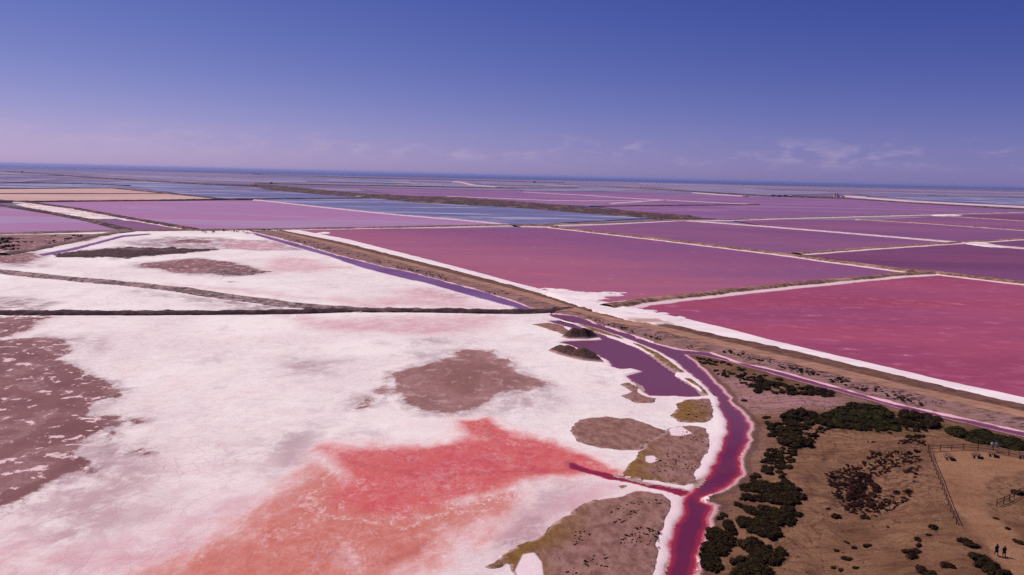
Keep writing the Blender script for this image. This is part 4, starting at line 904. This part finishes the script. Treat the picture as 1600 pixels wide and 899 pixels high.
fill([(1478,664),(1530,668),(1600,686),(1720,712),(1720,728),(1600,708),(1540,696),(1490,692)], 24, 2.2, 3.6, 'green', 'low dark green scrub behind the platform fence', 'scrub behind the fence', gap=0.34, hgt=0.6, z=1.2)
fill([(1412,678),(1440,676),(1452,686),(1420,686)], 5, 0.9, 1.5, 'dark', 'dark shrub on the crest left of the fence corner', 'shrubs at the fence corner', gap=0.6, z=2)
fill([(1320,750),(1345,735),(1368,742),(1375,770),(1365,792),(1340,790),(1325,775)], 18, 1.0, 2.0, 'brush', 'dry dark brush in the dense heart of the hollow', 'brush in the heart of the hollow', gap=0.5, z=1.3, parts=False)
fill([(1290,735),(1330,715),(1350,692),(1440,692),(1445,712),(1428,760),(1420,792),(1370,808),(1335,802),(1305,770)], 22, 0.6, 1.1, 'brush', 'small dry brush clump scattered round the hollow', 'brush round the hollow', gap=0.75, z=1.6, parts=False)
for u, v, r, lb in ((1460,824,0.9,'round dark bush just left of the lower fence end'), (1452,836,0.6,'small flat bush below the round dark bush near the fence end'), (1435,844,0.8,'dark bush left of the two walkers, upper one of a column'), (1437,853,0.7,'reddish bush in the middle of the column left of the walkers'),
    (1414,862,0.8,'flat dark bush at the left end of the lower cluster'), (1432,864,0.9,'flat dark bush at the right end of the lower cluster'), (1424,871,1.3,'pale brown bush at the bottom of the lower cluster'),
    (1506,846,1.1,'upper half of the dark double bush beside the path'), (1518,854,1.4,'lower half of the dark double bush beside the path'), (1531,875,1.6,'big dark bush below the walkers, upper left of three'), (1543,886,1.7,'big dark bush below the walkers, middle of three'), (1557,897,1.8,'big dark bush below the walkers, lower right of three'),
    (1482,882,1.5,'brown bush at the bottom between two dark thickets'), (1440,893,1.6,'dark bush touching the bottom edge left of the brown bush'), (1455,901,1.7,'dark bush cut by the bottom edge'),
    (1355,853,0.8,'lone black bush on the bare slope above the bottom edge'), (1322,873,0.9,'lone black bush lowest on the left of the slope'), (1336,857,0.6,'small brown bush left of the lone black bush'), (1323,850,0.5,'upper small bush of the ring at the slope foot'), (1306,862,0.6,'small brown bush at the left of the slope foot'),
    (1306,809,0.9,'dark bush below the hollow on its left'), (1351,811,0.9,'flat dark bush below the hollow on its right'), (1295,797,0.6,'small brown bush at the lower left of the hollow'), (1336,890,0.6,'small bush at the bottom of the slope'), (1302,888,0.5,'small bush at the left bottom of the slope'), (1314,893,0.6,'dark small bush near the bottom of the slope'),
    (1388,826,0.4,'tiny bush above a pale stone on the slope'), (1592,848,0.9,'dark bush at the right edge beyond the walkers'), (1556,811,0.5,'small dark bush on the right edge of the path'), (1575,827,0.6,'flat dark bush on the right edge of the path'), (1590,772,1.3,'dark bush at the foot of the right fence')):
    x, y = G([(u, v)], 2.6)[0]; x, y = G([(u, v)], zd(x, y))[0]
    shrub(x, y, r, 'brush' if ('brown' in lb or 'reddish' in lb) else 'dark', lb, None)

# scrub too fine to count on embankments and far banks, and stones on the slope
def scatter(name, label, mat, pts, kind='scrub', seed=1):
    g = np.random.default_rng(seed); Vs = []; Fs = []; n = 0
    base = [shrub_arrays(900 + k, 3, 60, 0.6, 0.8, (0.1, 0.2)) for k in range(3)] if kind == 'scrub' else [(ICO_V, ICO_F)]
    for (x, y, z, r) in pts:
        V, F = base[g.integers(len(base))]; a = g.uniform(0, 6.28); c, s_ = math.cos(a), math.sin(a)
        sx, sy, sz = r * g.uniform(0.7, 1.3), r * g.uniform(0.7, 1.3), r * (g.uniform(0.7, 1.1) if kind == 'scrub' else g.uniform(0.3, 0.6))
        v = V * np.array([sx, sy, sz])
        if kind != 'scrub': v = v * (1 + 0.15 * g.normal(size=(len(v), 1)))
        v = np.stack([v[:, 0] * c - v[:, 1] * s_ + x, v[:, 0] * s_ + v[:, 1] * c + y, v[:, 2] + z], 1)
        Vs.append(v); Fs.append(F + n); n += len(v)
    me = mesh_np(name, np.concatenate(Vs), np.concatenate(Fs), False)
    return tag(link(name, me, mat), label, kind='stuff')
def rnd_in(poly, n, r, z, seed, clump=None):
    g = np.random.default_rng(seed); P = G(poly, z); lo = P.min(0); hi = P.max(0); out = []
    while len(out) < n:
        X = g.uniform(lo[0], hi[0], 400); Y = g.uniform(lo[1], hi[1], 400)
        k = sdf(P, X, Y) > 0
        if clump: k &= fbm(X, Y, clump, 2, seed) > 0.12
        for x, y in zip(X[k], Y[k]): out.append((x, y, z, g.uniform(*r)))
    return out[:n]
scatter('embankment_scrub', 'fine dark scrub dotted along the embankment', M_leaf, rnd_in([(1100,538),(1200,560),(1400,610),(1600,655),(1700,678),(1700,690),(1600,667),(1400,624),(1200,569),(1110,546)], 320, (0.25, 0.75), 0.45, 5, 12)
        + rnd_in([(440,366),(620,411),(800,460),(850,475),(810,470),(620,418),(470,380)], 260, (0.3, 0.8), 0.45, 6, 14) + rnd_in([(905,491),(960,505),(1060,526),(1100,538),(1080,545),(1000,523),(940,505)], 120, (0.25, 0.6), 0.45, 8, 10), seed=4)
scatter('far_scrub', 'dark scrub field beyond the salt flat at the left edge', M_leaf, rnd_in([(-60,372),(60,369),(145,368),(100,378),(40,390),(-60,394)], 620, (0.5, 1.5), 0.1, 7, 24) + rnd_in([(300,359.5),(430,358.5),(440,362),(320,364)], 60, (0.5, 1.2), 0.9, 9), seed=5)
zone = []
for k, (poly, n_) in enumerate([([(1116,794),(1142,797),(1150,830),(1140,860),(1130,960),(1080,960),(1094,880),(1110,815)], 300), ([(1190,644),(1250,637),(1304,660),(1270,690),(1240,704),(1250,730),(1215,745),(1186,736),(1200,690)], 260), ([(1150,740),(1190,736),(1225,742),(1258,778),(1246,812),(1220,824),(1180,800),(1150,784)], 300), ([(1144,800),(1190,808),(1224,828),(1226,860),(1206,895),(1200,960),(1134,960),(1142,870)], 320), ([(1083,552),(1160,573),(1250,600),(1310,612),(1290,621),(1190,612),(1110,578)], 200), ([(1272,655),(1300,634),(1350,628),(1400,645),(1480,665),(1600,690),(1600,706),(1480,690),(1400,678),(1300,668)], 260)]):
    zone += [(x, y, zd(x, y), r) for x, y, z, r in rnd_in(poly, n_, (0.3, 1.0), 0.9, 40 + k, 6)]
scatter('undergrowth', 'fine low scrub filling the gaps between the saltbushes', M_leaf, zone, seed=15)
scatter('brush_litter', 'fine dry brush strewn over the hollow in the dune', M_leaf_red, [(x, y, zd(x, y), r) for x, y, z, r in rnd_in([(1290,735),(1330,715),(1350,690),(1440,690),(1447,712),(1430,760),(1422,792),(1370,810),(1335,803),(1302,770)], 800, (0.15, 0.55), 1.5, 22, 7)], seed=9)
tuf = []
for k, (poly, n_) in enumerate([([(900,830),(980,785),(1040,780),(1030,850),(1022,930),(860,930)], 260), ([(1030,700),(1070,672),(1100,680),(1095,720),(1070,755),(1010,745)], 120), ([(1062,640),(1105,630),(1110,650),(1075,656)], 30)]):
    tuf += [(x, y, 0.26, r) for x, y, z, r in rnd_in(poly, n_, (0.1, 0.32), 0.25, 60 + k, 5)]
scatter('bank_tufts', 'low brown tufts dotted over the mud banks', M_leaf_red, tuf, seed=19)
scatter('slope_stones', 'small pale stones strewn over the dune slope', M_stone, [(x, y, zd(x, y), r) for x, y, z, r in rnd_in([(1350,690),(1450,690),(1480,800),(1470,830),(1400,899),(1310,899),(1390,830),(1430,780),(1420,700)], 200, (0.04, 0.12), 2.2, 12, 9)], 'stone', 6)
o = patch('scrub_bank', [(380,288.5),(420,289),(560,302.5),(650,307.5),(720,309),(800,315),(900,323),(1000,332),(1100,339.5),(1060,343),(1000,340.5),(900,332.5),(800,324.5),(650,317),(560,308),(430,297)], 'long dark scrub covered bank behind the blue pan', M_dyke_dark, 1.6, step=6, z0=-0.8, edge=14, warp=10, rough=1.6, margin=4, kind='stuff', extra=lambda X, Y: dict(toe=0.35 + 0.35 * fbm(X, Y, 60, 4, 3)))

# ------------------------------------------------------------------ fences
def boxv(V, F, a, b_, w_, h_):
    """square bar from a to b"""
    add_tube(V, F, [a, b_], [w_, w_], 6)
def post_mesh(h):
    V, F = [], []; add_tube(V, F, [(0, 0, -0.4), (0, 0, h * 0.6), (0.01, 0, h - 0.03), (0.01, 0, h)], [0.085, 0.08, 0.075, 0.05], 8)
    me = py_mesh('post', V, F, False); me.materials.append(M_wood); return me
POSTS = [post_mesh(h) for h in (1.25, 1.3, 1.2)]
def fence(label, pts, spacing, z=PZ, corner=None, low=False):
    P = G(pts, z); ln = np.sum(np.linalg.norm(np.diff(P, axis=0), axis=1)); n = max(2, int(round(ln / spacing)) + 1)
    Q = resample(P, n); Z = [zd(x, y) for x, y in Q]
    root = empty('fence', (Q[0][0], Q[0][1], Z[0])); tag(root, label, 'fence')
    org = Vector((Q[0][0], Q[0][1], Z[0])); q3 = [Vector((x, y, zz)) - org for (x, y), zz in zip(Q, Z)]
    for i, q in enumerate(q3):
        o = bpy.data.objects.new('post', POSTS[i % 3]); COL.objects.link(o); o.parent = root; o.location = q
        o.rotation_euler = (rs.uniform(-.04, .04), rs.uniform(-.04, .04), rs.uniform(0, 6))
        if corner and i == 0: o.scale = (1.3, 1.3, 1.45)
    for i in range(n - 1):
        for hh in (1.08, 0.58):
            a = q3[i] + Vector((0, 0, hh + rs.uniform(-.03, .03))); b_ = q3[i + 1] + Vector((0, 0, hh + rs.uniform(-.03, .03)))
            d = (b_ - a).normalized() * 0.12; V, F = [], []
            add_tube(V, F, [a - d, (a + b_) / 2 - Vector((0, 0, 0.015)), b_ + d], [0.055, 0.06, 0.055], 6)
            link('rail', py_mesh('rail', V, F, True), M_wood, root)
    return root
fence('wooden post and rail fence running down the left side of the platform', [(1450,708),(1458,728),(1470,760),(1480,788),(1490,812),(1494,820)], 2.6, corner=True)
fence('wooden post and rail fence along the back of the platform', [(1451,706),(1500,702.5),(1540,705),(1600,717),(1680,730)], 2.7)
fence('curved wooden fence at the right edge above the path', [(1557,791),(1572,786),(1585,778),(1600,771),(1640,757)], 2.2)

# ------------------------------------------------------------------ picnic tables
def bar_box(V, F, c, s, rot=None):
    base = len(V); x, y, z = s[0] / 2, s[1] / 2, s[2] / 2
    for dx, dy, dz in ((-1,-1,-1),(1,-1,-1),(1,1,-1),(-1,1,-1),(-1,-1,1),(1,-1,1),(1,1,1),(-1,1,1)):
        v = Vector((dx * x, dy * y, dz * z))
        if rot is not None: v = rot @ v
        V.append(v + Vector(c))
    for f in ((3,2,1,0),(4,5,6,7),(0,1,5,4),(1,2,6,5),(2,3,7,6),(3,0,4,7)): F.append(tuple(base + k for k in f))
def tbl_part(name, boxes):
    V, F = [], []
    for bx in boxes: bar_box(V, F, *bx)
    me = py_mesh(name, V, F); me.materials.append(M_wood2); return me
PLK = tbl_part('plank', [((0, 0, 0), (1.8, 0.14, 0.045))]); BPL = tbl_part('bench', [((0, 0, 0), (1.8, 0.26, 0.05))])
Rx = lambda a: Matrix.Rotation(a, 3, 'X')
LEG = tbl_part('leg_frame', [((0, 0.38, 0.36), (0.07, 0.09, 0.86), Rx(R(28))), ((0, -0.38, 0.36), (0.07, 0.09, 0.86), Rx(R(-28))), ((0, 0, 0.42), (0.06, 1.5, 0.09)), ((0, 0, 0.70), (0.06, 0.68, 0.08))])
BRACE = tbl_part('brace', [((0, 0, 0), (0.06, 0.06, 0.72), Matrix.Rotation(R(48), 3, 'Y'))])
def picnic(u, v, rz, label):
    x, y = G([(u, v)], PZ)[0]; t = empty('picnic_table', (x, y, zd(x, y)), rz); t.scale = (1.1, 1.1, 1.1); tag(t, label, 'picnic table', 'picnic tables on the platform')
    def ch(nm, me, loc, r_=(0, 0, 0)):
        o = bpy.data.objects.new(nm, me); COL.objects.link(o); o.parent = t; o.location = loc; o.rotation_euler = r_
    for k in range(5): ch('plank', PLK, (0, -0.3 + 0.15 * k, 0.765))
    for s_ in (-1, 1): ch('bench', BPL, (0, 0.66 * s_, 0.49)); ch('leg_frame', LEG, (0.62 * s_, 0, 0)); ch('brace', BRACE, (0.33 * s_, 0, 0.5), (0, 0, 0 if s_ < 0 else math.pi))
picnic(1482, 717, R(75), 'leftmost wooden picnic table, standing alone near the fence corner')
picnic(1525, 714.5, R(62), 'second wooden picnic table from the left on the platform')
picnic(1550, 712.5, R(62), 'third wooden picnic table from the left, below the seated pair')
picnic(1597, 716, R(60), 'rightmost wooden picnic table at the edge of the picture')

# ------------------------------------------------------------------ people
M_skin = simple('skin', C(170, 116, 98), C(182, 128, 108), 8, 0.6)
M_black = simple('black_cloth', C(24, 20, 26), C(36, 30, 38), 8)
M_navy = simple('navy_cloth', C(26, 24, 44), C(38, 34, 58), 8)
M_trs = simple('brown_trousers', C(70, 44, 40), C(92, 58, 52), 8)
M_blue = simple('light_blue_cloth', C(110, 150, 200), C(140, 176, 216), 8)
M_white = simple('white_cloth', C(196, 200, 214), C(214, 216, 224), 8)
M_hair = simple('dark_hair', C(34, 24, 22), C(48, 34, 30), 10)
def ring_loft(V, F, rings, sides=14):
    """rings: (centre, rx, ry)"""
    base = len(V)
    for (c, rx, ry) in rings:
        for k in range(sides):
            a = 2 * math.pi * k / sides; V.append(Vector(c) + Vector((rx * math.cos(a), ry * math.sin(a), 0)))
    for i in range(len(rings) - 1):
        for k in range(sides):
            k2 = (k + 1) % sides; F.append((base + i * sides + k, base + i * sides + k2, base + (i + 1) * sides + k2, base + (i + 1) * sides + k))
def person(loc, rz, label, top, legs, coat, pose='walk', hgt=1.72, group=None):
    t = empty('person', loc, rz); k = hgt / 1.72; t.scale = (k, k, k); tag(t, label, 'person', group)
    J = [('pel', None, (0, 0, 0.93), .13), ('sp', 'pel', (0, 0, 1.12), .12), ('ch', 'sp', (0, -0.01, 1.32), .14), ('nk', 'ch', (0, 0, 1.46), .055), ('hd', 'nk', (0, .015, 1.57), .075), ('ht', 'hd', (0, .01, 1.655), .07)]
    if pose == 'walk':
        for s_, a in ((-1, 1), (1, -1)):
            J += [('hip%d' % s_, 'pel', (s_ * .09, 0, .86), .09), ('kn%d' % s_, 'hip%d' % s_, (s_ * .095, .09 * a + .03, .48), .058), ('an%d' % s_, 'kn%d' % s_, (s_ * .095, .2 * a - .03, .09), .04), ('to%d' % s_, 'an%d' % s_, (s_ * .11, .2 * a + .13, .035), .038)]
        arm = lambda s_: [(s_ * .24, -.03 * s_, 1.12), (s_ * .25, .1 * s_ + .06, .88)]
    else:
        for s_ in (-1, 1):
            J += [('hip%d' % s_, 'pel', (s_ * .09, .05, .90), .09), ('kn%d' % s_, 'hip%d' % s_, (s_ * .11, .44, .93), .06), ('an%d' % s_, 'kn%d' % s_, (s_ * .11, .46, .52), .042), ('to%d' % s_, 'an%d' % s_, (s_ * .12, .6, .46), .036)]
        arm = lambda s_: [(s_ * .25, .0, 1.12), (s_ * .16, .25, 1.03)]
    for s_ in (-1, 1):
        el, wr = arm(s_)
        J += [('sh%d' % s_, 'ch', (s_ * .18, 0, 1.40), .06), ('el%d' % s_, 'sh%d' % s_, el, .042), ('wr%d' % s_, 'el%d' % s_, wr, .03)]
        d = (Vector(wr) - Vector(el)).normalized(); pl = Vector(wr) + d * .08; J.append(('pa%d' % s_, 'wr%d' % s_, tuple(pl), .034))
        for f in range(4):
            q = pl + d * (.075 + .012 * (f in (1, 2))) + Vector((0, (f - 1.5) * .02, 0)); J.append(('f%d%d' % (s_, f), 'pa%d' % s_, tuple(q), .009))
        J.append(('th%d' % s_, 'wr%d' % s_, tuple(Vector(wr) + d * .07 + Vector((-s_ * .01, .05, 0))), .01))
    idx = {j[0]: i for i, j in enumerate(J)}
    me = bpy.data.meshes.new('body'); me.from_pydata([j[2] for j in J], [(idx[j[1]], idx[j[0]]) for j in J if j[1]], [])
    o = link('body', me, M_skin, t)
    md = o.modifiers.new('skin', 'SKIN'); md.use_smooth_shade = True
    for i, j in enumerate(J):
        sv = me.skin_vertices[0].data[i]; sv.radius = (j[3], j[3]); sv.use_root = (i == 0)
    s2 = o.modifiers.new('smooth', 'SUBSURF'); s2.levels = 1; s2.render_levels = 2
    Jp = {j[0]: Vector(j[2]) for j in J}
    V, F = [], []
    if coat: ring_loft(V, F, [((0, .01, .56), .27, .21), ((0, 0, .75), .245, .18), ((0, 0, .95), .205, .155), ((0, 0, 1.1), .19, .145), ((0, 0, 1.3), .215, .16), ((0, 0, 1.42), .19, .12), ((0, 0, 1.48), .08, .075)])
    else: ring_loft(V, F, [((0, 0, .88), .19, .155), ((0, 0, 1.1), .175, .145), ((0, 0, 1.3), .20, .16), ((0, 0, 1.42), .19, .12), ((0, 0, 1.48), .08, .075)])
    for s_ in (-1, 1):
        sh, el, wr = Jp['sh%d' % s_], Jp['el%d' % s_], Jp['wr%d' % s_]
        add_tube(V, F, [sh + Vector((-s_ * .05, 0, .02)), sh * .7 + el * .3, el, el * .15 + wr * .85], [.085, .075, .062, .05], 10)
    link('coat' if coat else 'shirt', py_mesh('coat', V, F, True), top, t)
    V, F = [], []
    for s_ in (-1, 1):
        h_, kn, an = Jp['hip%d' % s_], Jp['kn%d' % s_], Jp['an%d' % s_]
        add_tube(V, F, [h_ + Vector((0, 0, .08)), h_ * .5 + kn * .5, kn, kn * .5 + an * .5, an + Vector((0, 0, .02))], [.115, .095, .078, .07, .065], 10)
    link('trousers', py_mesh('trousers', V, F, True), legs, t)
    V = [v * 1 for v in ICO_V]; V = [Vector((x * .098, y * .115 - .012, z * .105 + 1.635)) for x, y, z in V]; F = [tuple(f) for f in ICO_F if np.mean([ICO_V[i][2] * 1.0 - ICO_V[i][1] * 0.9 for i in f]) > -0.25]
    link('hair', py_mesh('hair', V, F, True), M_hair, t)
    return t
def stand(u, v, z=PZ):
    x, y = G([(u, v)], z)[0]; x, y = G([(u, v)], zd(x, y))[0]; return (x, y, zd(x, y))
person(stand(1556.5, 868.5), R(15), 'taller of two walkers in long black clothes on the path', M_black, M_trs, True, hgt=1.86)
person(stand(1568.5, 869.8), R(-10), 'shorter walker in a dark navy coat on the right of the path pair', M_navy, M_trs, True, hgt=1.66)
for u, v, lb, tp, lg in ((1549.5, 704.5, 'person in a white shirt seated on the back fence, left of the pair', M_white, M_navy), (1556.5, 705.5, 'person in a light blue shirt seated on the back fence, right of the pair', M_blue, M_navy)):
    x, y, z = stand(u, v); person((x, y, z + 0.28), R(165), lb, tp, lg, False, 'sit', 1.7)

# ------------------------------------------------------------------ small things
x, y, z = G([(1115, 777)], 0.1)[0].tolist() + [0.0]
V, F = [], []; add_tube(V, F, [(0, 0, -0.4), (0.02, 0, 0.6), (0.0, 0.01, 1.25)], [0.05, 0.045, 0.035], 7); o = link('wooden_stake', py_mesh('wooden_stake', V, F), M_wood)
o.location = (x, y, z); tag(o, 'thin wooden stake on the salt spit at the channel bend', 'stake')
a = G([(1016, 759.5)], 0.1)[0]; V, F = [], []; add_tube(V, F, [(-0.7, 0.0, 0), (0, 0.03, 0.03), (0.8, 0.0, 0)], [0.10, 0.12, 0.08], 8); o = link('driftwood_log', py_mesh('driftwood_log', V, F, True), M_mound)
o.location = (a[0], a[1], 0.12); o.rotation_euler = (0, 0, R(-5)); tag(o, 'dark driftwood log beside the small feeder ditch', 'log')

# pumping station on the far ridge
M_pst = simple('pink_render', C(206, 168, 160), C(190, 150, 144), 0.5); M_pw = simple('white_render', C(226, 214, 214), C(236, 226, 226), 0.5); M_dk = simple('dark_opening', C(70, 56, 66), C(84, 66, 76), 0.5)
c = G([(1306.5, 308.2)], 2.0)[0]; st = empty('pumping_station', (c[0], c[1], 1.0)); tag(st, 'pink twin towered pumping station on the far dark ridge', 'building')
def bpart(nm, boxes, mat, par):
    V, F = [], []
    for bx in boxes: bar_box(V, F, *bx)
    return link(nm, py_mesh(nm, V, F), mat, par)
for s_ in (-1, 1):
    tw = bpart('tower', [((s_ * 4.6 - 1.5, 0, 8.0), (4.6, 6, 16)), ((s_ * 4.6 - 1.5, 0, 16.3), (5.4, 6.8, 0.9))], M_pst, st)
    for zz in (5, 10): bpart('window', [((s_ * 4.6 - 1.5, -3.02, zz), (1.4, 0.1, 2.2))], M_dk, tw)
bpart('link_bridge', [((-1.5, 0, 11), (5, 3, 2.4))], M_pst, st)
V, F = [], []; ring_loft(V, F, [((9.5, 0, 0), 4.2, 4.2), ((9.5, 0, 8.6), 4.2, 4.2), ((9.5, 0, 10.0), 2.6, 2.6), ((9.5, 0, 10.5), 0.1, 0.1)], 18); link('tank', py_mesh('tank', V, F), M_pw, st)
bpart('shed', [((24, 0, 2.6), (12, 7, 5.2))], M_pst, st)
# scattered trees on the far ridges
for u, v, s_, lb in ((1209, 307.6, 9, 'dark tree at the left end of the clump on the far right ridge'), (1218, 308, 8, 'second dark tree of the clump on the far right ridge'), (1227.5, 308.2, 10, 'largest dark tree of the clump on the far right ridge'), (1236, 308.6, 6, 'small dark tree right of the clump on the far right ridge'), (1254, 309.2, 5, 'lone small tree on the ridge left of the pumping station'),
                 (35, 270.2, 12, 'lone dark tree on the far left ridge'), (835, 286.2, 16, 'lone dark tree near the coast in the middle'), (424, 286.8, 7, 'dark tree group on the far ridge left of the middle')):
    c = G([(u, v)], 1.0)[0]; t = empty('far_tree', (c[0], c[1], 1.0)); tag(t, lb, 'tree')
    f = bpy.data.objects.new('crown', SH['dark'][int(u) % 6]); COL.objects.link(f); f.parent = t; f.scale = (s_, s_ * 0.8, s_ * 0.8); f.location = (0, 0, s_ * 0.25)
    V, F = [], []; add_tube(V, F, [(0, 0, -1), (0.1, 0, s_ * 0.2), (0, 0.1, s_ * 0.5)], [s_ * 0.06, s_ * 0.05, s_ * 0.03], 6); link('trunk', py_mesh('trunk', V, F), M_stem, t)

# ------------------------------------------------------------------ haze
hm = bpy.data.materials.new('haze_air'); hm.use_nodes = True; ht = hm.node_tree; ht.nodes.clear()
pv = ht.nodes.new('ShaderNodeVolumePrincipled'); pv.inputs['Color'].default_value = (0.50, 0.52, 1.0, 1); pv.inputs['Density'].default_value = 3.8e-5; pv.inputs['Anisotropy'].default_value = 0.2
ho = ht.nodes.new('ShaderNodeOutputMaterial'); ht.links.new(pv.outputs[0], ho.inputs['Volume'])
V, F = [], []; bar_box(V, F, (0, 59000, 34), (184000, 126000, 72))
tag(link('haze', py_mesh('haze', V, F), hm), 'thin lilac haze lying over the salt pans', kind='stuff')
